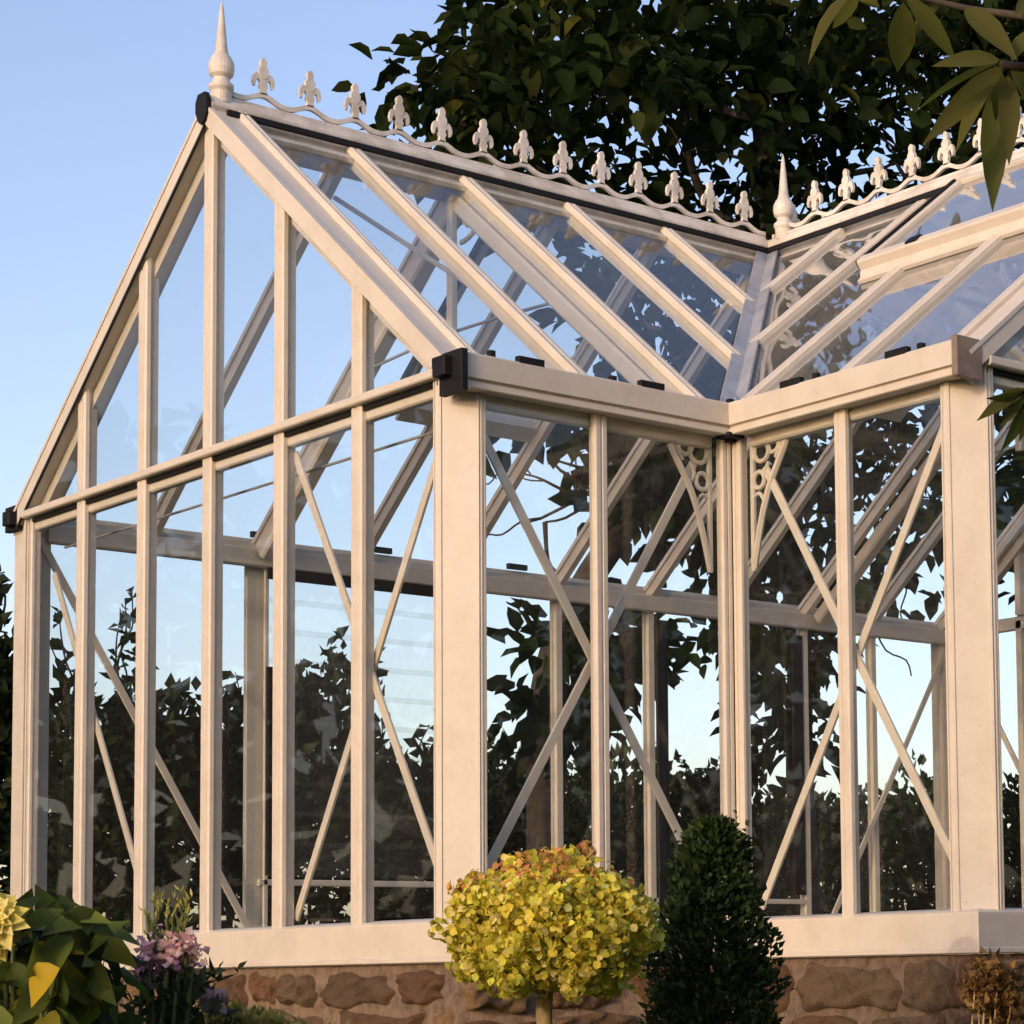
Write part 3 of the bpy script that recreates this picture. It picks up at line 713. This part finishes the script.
# ------------------------------------------------------------------ SHRUBS behind (each its own thing)
def shrub(label, px, ptop, pw, Y, sprays=(), cols=None, nleaf=6500, lw=.19, flat=.9, group='shrubs in the hedge line'):
    base = at_y(px, 990, Y); z0 = GZ0; topp = at_y(px, ptop, Y); base[2] = z0; H = topp[2]-z0
    sc = F_/np.dot(base-CAM, FWD); rx = pw/2/sc
    o = empty('shrub', base, label, 'shrub', group)
    cols = cols or [(.020, .032, .012), (.028, .042, .016), (.016, .025, .010)]
    cen = np.array([base[0], base[1], z0+H*.5]); n = nleaf
    dirs = rnd(n); dirs /= np.linalg.norm(dirs, axis=1)[:, None]; r = rng.uniform(.25, 1, n)**.45
    lump = 1+.10*np.sin(dirs[:, 0]*7+px)+.10*np.sin(dirs[:, 2]*9+px*2)+.07*np.sin(dirs[:, 1]*13)
    sh = np.sign(dirs)*np.abs(dirs)**.75
    Pp = cen+sh*(r*lump)[:, None]*np.array([rx, rx, H*.52]); Pp[:, 2] = np.maximum(Pp[:, 2], z0+.05)
    D_ = dirs+rnd(n)*.7+np.array([0, 0, .25]); m = MB()
    for k in range(7):
        a = base+np.array([random.uniform(-.3, .3)*rx, random.uniform(-.3, .3)*rx, 0]); b = cen+np.array([random.uniform(-.8, .8)*rx, random.uniform(-.8, .8)*rx, H*random.uniform(.1, .4)])
        m.tube(wob(a, b, 5, .06), list(np.linspace(.05, .015, 6)), 5)
    xs = []
    for (sx, sy) in list(sprays)+[(px+random.uniform(-.42, .42)*pw, ptop-random.uniform(-6, 14)) for _ in range(4)]:
        t = at_y(sx, sy, Y); bq = at_y(px*.4+sx*.6, ptop+50, Y); pts = wob(bq, t, 5, .05); m.tube(pts, list(np.linspace(.018, .006, 6)), 4)
        for k in range(18):
            f = random.uniform(.1, 1)*5; i = min(int(f), 4); q = pts[i]+(pts[i+1]-pts[i])*(f-i); xs.append(q)
    xs = np.array(xs); D2 = rnd(len(xs))+np.array([0, 0, .2])
    Pp = np.concatenate([Pp, xs]); D_ = np.concatenate([D_, D2]); n = len(Pp)
    m.build('stem', BARK, o, origin=base, smooth=True)
    l_ = rng.uniform(.6, 1.2, n)*lw
    leaf_obj('foliage', LEAF, o, Pp, D_, rnd(n)+np.array([0, -.3, .8]), l_, l_*.6, mixcol(n, cols, .3), full=False, origin=base)
GR = [(.05, .068, .028), (.035, .05, .02), (.07, .085, .035)]
SHR = [
 ('dark shrub at the left edge of the view, taller than its neighbour', -30, 600, 110, 9.5, ((5, 572), (-15, 565))),
 ('dark shrub with a tall leafy shoot seen through the leftmost lower panes', 105, 690, 150, 9.0, ((132, 590), (120, 620), (60, 610), (48, 640), (140, 640), (125, 600))),
 ('dark shrub behind the third and fourth gable panes from the left', 215, 700, 150, 10.0, ((235, 672), (175, 690))),
 ('dark flat topped shrub behind the louvre window', 320, 690, 150, 9.2, ((280, 684), (300, 680))),
 ('dark shrub just left of the near corner post with a shoot beside the sky', 425, 765, 120, 9.6, ((436, 715), (430, 725), (382, 722), (375, 735))),
 ('grey green shrub just right of the near corner post', 500, 760, 110, 12.0, ((500, 745),)),
 ('shrub in the hedge behind the yellow topiary crown', 610, 770, 150, 11.0, ()),
 ('shrub in the hedge behind the clipped dark cone', 715, 770, 140, 10.0, ()),
 ('shrub in the hedge just right of the inner corner post', 815, 790, 130, 12.0, ()),
 ('light olive shrub in the gap of bright sky near the right corner post', 925, 775, 130, 13.0, ()),
 ('shrub at the far right behind the porch gable glass', 1040, 800, 130, 11.0, ()),
]
for i, (lb, px, pt, pw, Y, sp) in enumerate(SHR):
    shrub(lb, px, pt, pw, Y, sp, cols=GR if i in (5, 6, 8, 9) else None)

# ------------------------------------------------------------------ FOREGROUND PLANTS
# lollipop topiary
tc_ = at(551, 927, 11.0); tbase = at(527, 1010, 11.0); tbase[2] = GZ0
TOP_ = empty('topiary_tree', tbase, 'round headed yellow topiary on a thin bare stem, orange tips on top', 'topiary')
sc = F_/11.0; R0 = 96/sc
MB().tube(wob(tbase, tc_+np.array([0, 0, -.05]), 6, .012), [.05, .046, .044, .042, .04, .038, .03], 8).build('trunk', STEMY, TOP_, origin=tbase, smooth=True)
nf = 1150
fd = rnd(nf); fd /= np.linalg.norm(fd, axis=1)[:, None]; r = rng.uniform(.2, 1, nf)**.30*(1+.04*rng.normal(size=nf))
lump = 1+.06*np.sin(fd@np.array([9, 4, 6])+1)+.06*np.sin(fd@np.array([-5, 11, 7]))+.04*np.sin(fd@np.array([15, -9, 17]))
fo = fd*(r*lump)[:, None]*R0; fo[:, 2] *= np.where(fd[:, 2] < 0, .80, .72)
rho = np.sqrt(fo[:, 0]**2+fo[:, 1]**2)/R0; ok = fo[:, 2] > -R0*(.46+.30*np.clip(rho*1.2, 0, 1)); fo = fo[ok]; fd = fd[ok]; nf = len(fo)
Pt = []; D_ = []; Nn = []; C = []; l_ = []
pal = [(.76, .63, .08), (.66, .59, .07), (.82, .66, .11), (.50, .49, .06), (.84, .72, .24)]; palr = [(.60, .30, .10), (.66, .40, .13), (.52, .24, .09), (.70, .50, .18)]
for p, d in zip(fo, fd):
    k = random.randint(12, 26); q = rnd(k); q /= np.linalg.norm(q, axis=1)[:, None]; sz = random.uniform(.035, .065)
    h = p[2]/(R0*.72); red = random.random() < np.clip((h-.3)*.85, 0, .45)
    Pt.append(tc_+p+q*sz*.75); D_.append(np.cross(q, rnd(k))+q*.35); Nn.append(q+d*.3)
    cc = mixcol(k, palr if red else pal, .14)*random.uniform(.82, 1.12); C.append(cc); l_.append(rng.uniform(.026, .046, k))
Pt = np.concatenate(Pt); D_ = np.concatenate(D_); Nn = np.concatenate(Nn); C = np.concatenate(C); l_ = np.concatenate(l_)
leaf_obj('crown', PETAL, TOP_, Pt, D_, Nn, l_, l_*1.0, np.clip(C, 0, .85), full=True, fold=.12, curl=.1, origin=tbase)
sm = MB()
for k in range(16): sm.tube(wob(tc_-ZD*R0*.55, tc_+fo[random.randrange(nf)]*.9, 4, .02), [.014, .012, .009, .006, .004], 5)
sm.build('branches', STEMY, TOP_, origin=tbase, smooth=True)

# dark clipped cone
cb = at(706, 1005, 12.2); ctop = at(714, 822, 12.2); cb2 = cb.copy(); cb[2] = GZ0
CON = empty('conical_shrub', cb, 'dark green clipped cone shrub in front of the inner corner', 'shrub')
sc = F_/12.2; n = 24000; hh = rng.uniform(0, 1, n)**1.25
Hc = ctop[2]-GZ0
zz = GZ0+.06+hh*(Hc-.06); pz = (ctop[2]-zz)*sc
rad = np.interp(pz, [0, 20, 50, 90, 130, 200, 420], [10, 26, 38, 44, 55, 63, 58])/sc
an = rng.uniform(0, 2*math.pi, n); rr = rng.uniform(.1, 1, n)**.45*(1+.05*rng.normal(size=n)+.17*np.sin(an*4+hh*23)+.13*np.sin(an*7-hh*41)+.08*np.sin(an*3+hh*70))*rad
Pt = np.stack([cb[0]+(ctop[0]-cb[0])*hh+rr*np.cos(an), cb[1]+(ctop[1]-cb[1])*hh+rr*np.sin(an), zz], 1); D_ = np.stack([np.cos(an), np.sin(an), np.full(n, 1.1)], 1)+rnd(n)*.6
l_ = rng.uniform(.035, .06, n)
leaf_obj('foliage', LEAF, CON, Pt, D_, rnd(n)+np.array([0, 0, .6]), l_, l_*.6, mixcol(n, [(.030, .052, .015), (.042, .066, .02), (.020, .036, .012)], .3), full=False, origin=cb)
xs = []
for k in range(60):                       # stray shoots
    h_ = random.uniform(.45, 1.0); r_ = np.interp((1-h_)*Hc*sc, [0, 20, 50, 90, 130, 200, 420], [10, 26, 38, 44, 55, 63, 58])/sc; a_ = random.uniform(0, 6.283)
    p_ = np.array([cb[0]+(ctop[0]-cb[0])*h_+r_*.9*math.cos(a_), cb[1]+(ctop[1]-cb[1])*h_+r_*.9*math.sin(a_), GZ0+h_*Hc-.05]); d_ = nrm(np.array([math.cos(a_)*.5, math.sin(a_)*.5, 1.2])+rng.normal(size=3)*.25)
    for t_ in np.linspace(0, random.uniform(.08, .2), 8): xs.append(p_+d_*t_)
xs = np.array(xs); n = len(xs); l_ = rng.uniform(.03, .05, n)
leaf_obj('foliage', LEAF, CON, xs, rnd(n)+ZD*.8, rnd(n)+ZD*.5, l_, l_*.55, mixcol(n, [(.035, .058, .018), (.028, .046, .014)], .25), full=False, origin=cb)
MB().tube([cb, cb+ZD*1.2, cb+ZD*(Hc-.3)], [.05, .04, .015], 6).build('stem', BARK, CON, origin=cb)

# big-leaved plant at bottom left with yellow flowers
pb = at(30, 1060, 8.6); pb[2] = GZ0
PLN = empty('leafy_plant', pb, 'leafy green plant with large leaves and pale yellow flowers at the bottom left', 'plant')
Pt = []; D_ = []; Ls = []; st_ = MB()
for k in range(190):
    x = random.gauss(25, 50); y = random.uniform(915, 1060)+max(0, abs(x-30)-40)*.5; dep = random.uniform(8.1, 9.0)
    if x > 96: continue
    q = at(x, y, dep); Pt.append(q); dd = RGT*(x-20)/90+ZD*random.uniform(-.6, .35)-FWD*.3+rng.normal(size=3)*.5; D_.append(dd); Ls.append(random.uniform(.12, .23))
    if k % 3 == 0: st_.tube(wob(pb+rng.normal(size=3)*np.array([.1, .1, 0]), q, 4, .04), [.02, .018, .016, .012, .008], 5)
n = len(Pt); Ls = np.array(Ls)
leaf_obj('foliage', LEAFG, PLN, np.array(Pt), np.array(D_), rnd(n)*.6+np.array([-.3, -.4, .9]), Ls, Ls*.52, mixcol(n, [(.14, .17, .03), (.10, .13, .025), (.22, .21, .03), (.07, .10, .02)], .25), origin=pb, curl=.28, full=2)
n = 420; x = np.minimum(rng.normal(20, 42, n), 118-rng.uniform(0, 30, n)); y = rng.uniform(925, 1080, n)+np.maximum(0, np.abs(x-30)-30)*.6
Pt = np.array([at(a, b, random.uniform(8.4, 9.3)) for a, b in zip(x, y)]); l_ = rng.uniform(.12, .24, n)
leaf_obj('foliage', LEAFG, PLN, Pt, rnd(n)+np.array([0, 0, .3]), rnd(n)*.6+np.array([-.3, -.4, .8]), l_, l_*.5, mixcol(n, [(.03, .05, .014), (.045, .065, .018), (.02, .035, .01)], .25), origin=pb, curl=.2)
st_.build('stem', STEMG, PLN, origin=pb, smooth=True)
lf = at(38, 985, 8.0)
leaf_obj('yellow_leaf', LEAFG, PLN, np.array([at(60, 968, 8.0)]), np.array([-RGT*.8-UPV*.62-FWD*.2]), np.array([-FWD*.7+UPV*.6]), np.array([.16]), np.array([.12]), np.array([[.55, .38, .03]]), origin=pb, curl=.3, full=2, fold=.3)['label'] = 'bright yellow turning leaf'
def rosette(c, R, npet, nlay, cols, name='flower', parent=None, face=None, mat=PETAL):
    face = nrm(face if face is not None else -FWD+ZD*.4); xa = nrm(np.cross(face, ZD)); ya = np.cross(face, xa); Pp = []; Dp = []; Np = []; Lp = []
    for j in range(nlay):
        for k in range(npet):
            a = 2*math.pi*(k+.5*(j % 2))/npet+random.uniform(-.15, .15); e = .25+.45*j/max(nlay-1, 1); dd = (xa*math.cos(a)+ya*math.sin(a))*math.cos(e)+face*math.sin(e)
            Pp.append(np.array(c)+face*.012*j); Dp.append(dd); Np.append(face-dd*.2); Lp.append(R*(1-.6*j/nlay)*random.uniform(.85, 1.1))
    n = len(Pp); Lp = np.array(Lp)
    return leaf_obj(name, mat, parent, np.array(Pp), np.array(Dp), np.array(Np), Lp, Lp*.6, mixcol(n, cols, .08), full=2, fold=.3, origin=parent['_o'] if parent is not None else None)
YF = [(.80, .70, .25), (.85, .75, .35), (.78, .66, .16)]
rosette(at(0, 922, 8.0), .11, 9, 4, YF, parent=PLN); rosette(at(-14, 905, 8.05), .1, 9, 3, YF, parent=PLN); rosette(at(-4, 946, 8.0), .08, 8, 3, YF, parent=PLN)

# pink flowers with pale spikes
kb = at(165, 1040, 9.6); kb[2] = GZ0
PNK = empty('flowering_plant', kb, 'upright plant with pink and mauve flower clusters under pale yellow green spikes', 'plant')
sm = MB(); 
heads = [(146, 950), (152, 962), (160, 948), (170, 946), (178, 950), (186, 945), (194, 952), (188, 965), (172, 966), (143, 965), (163, 962), (180, 962)]
for i, (x, y) in enumerate(heads):
    q = at(x, y, 9.5+random.uniform(-.1, .15)); sm.tube(wob(kb+np.array([random.uniform(-.1, .1), random.uniform(-.1, .1), 0]), q, 5, .02), [.012]*5+[.008], 5)
    n = 34; Pp = q+rnd(n)*np.array([.017, .017, .028]); l_ = rng.uniform(.03, .045, n)
    cols = [(.82, .46, .50), (.85, .56, .58), (.88, .66, .66)] if x > 165 else [(.74, .42, .54), (.80, .52, .60), (.84, .60, .64)]
    if y > 958: cols = [(.52, .27, .44), (.62, .36, .50)]
    leaf_obj('flower_head', PETAL, PNK, Pp, rnd(n), rnd(n), l_, l_*.8, mixcol(n, cols, .12), full=False, origin=kb)
for (x, y) in ((150, 900), (145, 912), (157, 896), (174, 898), (180, 890), (186, 902), (192, 897), (168, 905)):
    q = at(x, y, 9.5); b_ = at(x*.5+.5*168, 955, 9.5); pts = wob(b_, q, 6, .012); sm.tube(pts, list(np.linspace(.01, .004, 7)), 4)
    Pp = np.concatenate([[pts[i]+(pts[i+1]-pts[i])*t for t in np.linspace(0, 1, 4)] for i in range(1, 6)]); n = len(Pp); l_ = rng.uniform(.03, .05, n)
    leaf_obj('flower_spike', PETAL, PNK, Pp, rnd(n)*.35+ZD*1.2, rnd(n), l_, l_*.3, mixcol(n, [(.50, .46, .14), (.42, .40, .10), (.6, .52, .2)], .12), full=False, origin=kb)
n = 420; x = rng.normal(172, 24, n); y = rng.uniform(968, 1050, n); Pp = np.array([at(a, b, random.uniform(9.4, 9.9)) for a, b in zip(x, y)]); l_ = rng.uniform(.05, .11, n)
leaf_obj('foliage', LEAF, PNK, Pp, rnd(n)+ZD*.5, rnd(n)+ZD*.5, l_, l_*.4, mixcol(n, [(.04, .055, .022), (.06, .075, .035), (.03, .04, .018)], .25), full=False, origin=kb)
for (x, y) in ((213, 998), (218, 1003), (206, 1001), (222, 997)):
    n = 20; q = at(x, y, 9.5); Pp = q+rnd(n)*.008; leaf_obj('flower_head', PETAL, PNK, Pp, rnd(n), rnd(n), .036, .03, mixcol(n, [(.36, .26, .34), (.45, .34, .4)], .1), full=False, origin=kb)
sm.build('stem', STEMG, PNK, origin=kb, smooth=True)

# low yellow plant on the bottom edge
lb_ = at(230, 1050, 10.0); lb_[2] = GZ0
LOW = empty('low_plant', lb_, 'low yellow green plant at the bottom edge beside the pink flowers', 'plant')
n = 1500; x = rng.normal(232, 34, n); y = 1012+np.abs(rng.normal(0, 26, n))+np.abs(x-232)*.15; Pp = np.array([at(a, b, random.uniform(9.8, 10.4)) for a, b in zip(x, y)]); l_ = rng.uniform(.04, .07, n)
leaf_obj('foliage', PETAL, LOW, Pp, rnd(n)+ZD*.7, rnd(n)+ZD, l_, l_*.45, mixcol(n, [(.34, .30, .07), (.42, .34, .10), (.22, .22, .06), (.5, .4, .16)], .2), full=False, origin=lb_)
sm = MB()
for k in range(12): sm.tube(wob(lb_+np.array([random.uniform(-.15, .15), random.uniform(-.1, .1), 0]), at(random.gauss(232, 26), 1030, 10.1), 4, .03), .01, 4)
sm.build('stem', STEMG, LOW, origin=lb_)

# dried flower heads at bottom right
db = at(985, 1060, 10.6); db[2] = GZ0
DRY = empty('dried_plant', db, 'golden brown dried flower plant in front of the stone wall at the bottom right', 'plant')
sm = MB()
for (x, y) in ((985, 968), (998, 972), (975, 985), (988, 982), (1000, 990), (1012, 1000), (978, 1005), (990, 1010), (1003, 1012), (1018, 985), (995, 1030), (1010, 1040)):
    q = at(x, y, 10.5+random.uniform(-.1, .1)); sm.tube(wob(db+np.array([random.uniform(-.1, .1), random.uniform(-.1, .1), 0]), q, 5, .03), [.005]*6, 4)
    n = 90; Pp = q+rnd(n)*np.array([.027, .027, .022]); l_ = rng.uniform(.035, .055, n)
    leaf_obj('flower_head', PETAL, DRY, Pp, rnd(n)+ZD*.6, rnd(n), l_, l_*.6, mixcol(n, [(.22, .125, .045), (.30, .18, .065), (.16, .09, .035)], .2), full=False, origin=db)
sm.build('stem', STEMY, DRY, origin=db)

# overhanging branch, top right, near the camera
DB = 6.2
twig_root = at(1700, 190, DB-.3)
BR = empty('overhanging_branch', twig_root, 'overhanging branch with long pointed green leaves in the top right corner', 'branch')
sm = MB(); sm.tube([at(1700, 190, DB-.3), at(1480, 130, DB-.2), at(1280, 80, DB-.1), at(1120, 40, DB), at(1060, 22, DB), at(1015, 15, DB+.05), at(965, 8, DB+.1), at(900, -8, DB+.2)], [.045, .035, .026, .018, .013, .011, .009, .007], 7)
sm.tube([at(1300, 86, DB-.1), at(1180, 88, DB-.1), at(1110, 84, DB-.1), at(1050, 70, DB), at(1012, 66, DB), at(1000, 62, DB)], [.024, .02, .018, .014, .011, .008], 6)
sm.build('twig', BARK, BR, origin=twig_root, smooth=True)
LV = [((1000, 62), (910, 104), 20), ((1003, 66), (925, 140), 22), ((1000, 70), (948, 150), 22), ((998, 80), (992, 208), 27), ((1008, 75), (1010, 160), 20), ((903, 2), (899, 78), 25), ((855, -10), (800, 56), 24), ((1010, 66), (1075, 130), 24), ((905, -5), (960, 60), 18), ((965, 8), (1015, 52), 22), ((1000, 60), (935, 60), 18), ((1015, 15), (1060, -30), 20), ((995, 65), (1000, 120), 18), ((860, -12), (830, 30), 18), ((940, 4), (905, 40), 16), ((1012, 62), (1035, 20), 18), ((940, 0), (880, -40), 20), ((1030, 20), (1040, 70), 20)]
for k in range(46):
    bx_ = random.uniform(1080, 1620); by_ = np.interp(bx_, [1080, 1280, 1480, 1700], [30, 80, 130, 190])+random.uniform(-14, 14); aa = random.uniform(.2, 2.9); ll = random.uniform(60, 120); LV.append(((bx_, by_), (bx_+ll*math.cos(aa), by_+ll*math.sin(aa)), random.uniform(18, 27)))
Pp = []; D_ = []; Ll = []; Ww = []; Nq = []
for (a, b, w_) in LV:
    da = DB+random.uniform(-.15, .15); p = at(*a, da); q = at(*b, da+random.uniform(-.18, .18)); Pp.append(p); D_.append(q-p); Ll.append(np.linalg.norm(q-p)); Ww.append(w_*DB/F_*1.15); Nq.append(-FWD*1.0+ZD*.5+rng.normal(size=3)*.45)
leaf_obj('foliage', LEAFG, BR, np.array(Pp), np.array(D_), np.array(Nq), np.array(Ll), np.array(Ww), mixcol(len(Pp), [(.085, .088, .02), (.065, .075, .018), (.11, .105, .024)], .2), origin=twig_root, curl=.2, full=2)
sr = at(1420, 330, DB-.2)
SP = empty('overhanging_sprig', sr, 'small leafy sprig hanging in at the right edge beside the porch corner post', 'branch')
sm = MB(); sm.tube([sr, at(1300, 362, DB-.1), at(1160, 380, DB), at(1050, 388, DB), at(1018, 392, DB)], [.03, .024, .018, .012, .008], 6); sm.build('twig', BARK, SP, origin=sr, smooth=True)
LV2 = [((1024, 388), (978, 418), 14), ((1026, 390), (990, 402), 13), ((1030, 396), (1005, 452), 15), ((1036, 394), (1022, 440), 15), ((1030, 390), (1060, 440), 16), ((1040, 388), (1000, 425), 13), ((1044, 390), (1030, 470), 14)]
for k in range(24):
    bx_ = random.uniform(1070, 1380); by_ = np.interp(bx_, [1050, 1160, 1300, 1420], [388, 380, 362, 330])+random.uniform(-8, 8); aa = random.uniform(.2, 2.9); ll = random.uniform(40, 80); LV2.append(((bx_, by_), (bx_+ll*math.cos(aa), by_+ll*math.sin(aa)), random.uniform(12, 18)))
Pp = []; D_ = []; Ll = []; Ww = []; Nq = []
for (a, b, w_) in LV2:
    p = at(*a, DB); q = at(*b, DB+random.uniform(-.1, .1)); Pp.append(p); D_.append(q-p); Ll.append(np.linalg.norm(q-p)); Ww.append(w_*DB/F_*1.1); Nq.append(-FWD+ZD*.4+rng.normal(size=3)*.5)
leaf_obj('foliage', LEAFG, SP, np.array(Pp), np.array(D_), np.array(Nq), np.array(Ll), np.array(Ww), mixcol(len(Pp), [(.05, .065, .018), (.085, .085, .02)], .2), origin=sr, curl=.2, full=2)

# ------------------------------------------------------------------ unseen tree belt added to block sky glow and darken reflections
n = 24000; az = np.concatenate([rng.uniform(70, 243, 16500), rng.uniform(282, 363, 7500)]); az = np.radians(az)
rad = rng.uniform(24, 29, n); topz = 8.5+1.8*np.sin(az*9)+1.2*np.sin(az*23+1)
z = GZ0+rng.uniform(0, 1, n)**.8*(topz-GZ0)
Pt = np.stack([-1+rad*np.sin(az), -4+rad*np.cos(az), z], 1); l_ = rng.uniform(.45, .95, n)
tag(leaf_obj('added_woodland', LEAFT, None, Pt, rnd(n), rnd(n), l_, l_*.8, mixcol(n, [(.03, .045, .018), (.04, .055, .02), (.022, .034, .014)], .3), full=False, origin=(-1, -4, GZ0)), kind='stuff')

# ------------------------------------------------------------------ LIGHT, SKY, CAMERA
SUN_EL, SUN_AZ = math.radians(13), math.atan2(-.96, -.28)      # azimuth measured from +Y towards +X
w_ = bpy.data.worlds.new('World'); scn.world = w_; w_.use_nodes = True
nt = w_.node_tree; bg = nt.nodes['Background']; sky = nt.nodes.new('ShaderNodeTexSky'); sky.sky_type = 'NISHITA'; sky.sun_disc = False
sky.sun_elevation = SUN_EL; sky.sun_rotation = SUN_AZ; sky.air_density = 1.0; sky.dust_density = 2.0; sky.ozone_density = 1.5
tint = nt.nodes.new('ShaderNodeMix'); tint.data_type = 'RGBA'; tint.blend_type = 'MULTIPLY'; tint.inputs['Factor'].default_value = 1
nt.links.new(sky.outputs[0], tint.inputs[6]); tint.inputs[7].default_value = (1.10, .955, 1.02, 1); nt.links.new(tint.outputs[2], bg.inputs[0]); bg.inputs[1].default_value = .15
sd = Vector((math.sin(SUN_AZ)*math.cos(SUN_EL), math.cos(SUN_AZ)*math.cos(SUN_EL), math.sin(SUN_EL)))
ld = bpy.data.lights.new('sun', 'SUN'); ld.energy = .55; ld.angle = math.radians(.5); ld.color = (1, .82, .55)
lo = bpy.data.objects.new('sun', ld); COL.objects.link(lo); lo.rotation_euler = (-sd).to_track_quat('-Z', 'Y').to_euler(); lo.location = (-20, -10, 20)

cd = bpy.data.cameras.new('camera'); cam = bpy.data.objects.new('camera', cd); COL.objects.link(cam); scn.camera = cam
cd.sensor_width = 36; cd.sensor_fit = 'HORIZONTAL'; cd.lens = F_/1024*36; cd.shift_x = (512-PX)/1024; cd.shift_y = (PY-512)/1024; cd.clip_end = 3000; cd.clip_start = .05
M = Matrix(((RGT[0], UPV[0], -FWD[0], CAM[0]*S), (RGT[1], UPV[1], -FWD[1], CAM[1]*S), (RGT[2], UPV[2], -FWD[2], CAM[2]*S), (0, 0, 0, 1)))
cam.matrix_world = M

for o in bpy.data.objects:
    if '_o' in o.keys(): del o['_o']
scn.render.engine = 'CYCLES'; scn.render.resolution_x = scn.render.resolution_y = 1024
c = scn.cycles; c.max_bounces = 12; c.transparent_max_bounces = 40; c.glossy_bounces = 4; c.transmission_bounces = 6; c.diffuse_bounces = 3
scn.view_settings.view_transform = 'Standard'; scn.view_settings.look = 'None'; scn.view_settings.exposure = .95; scn.view_settings.gamma = 1
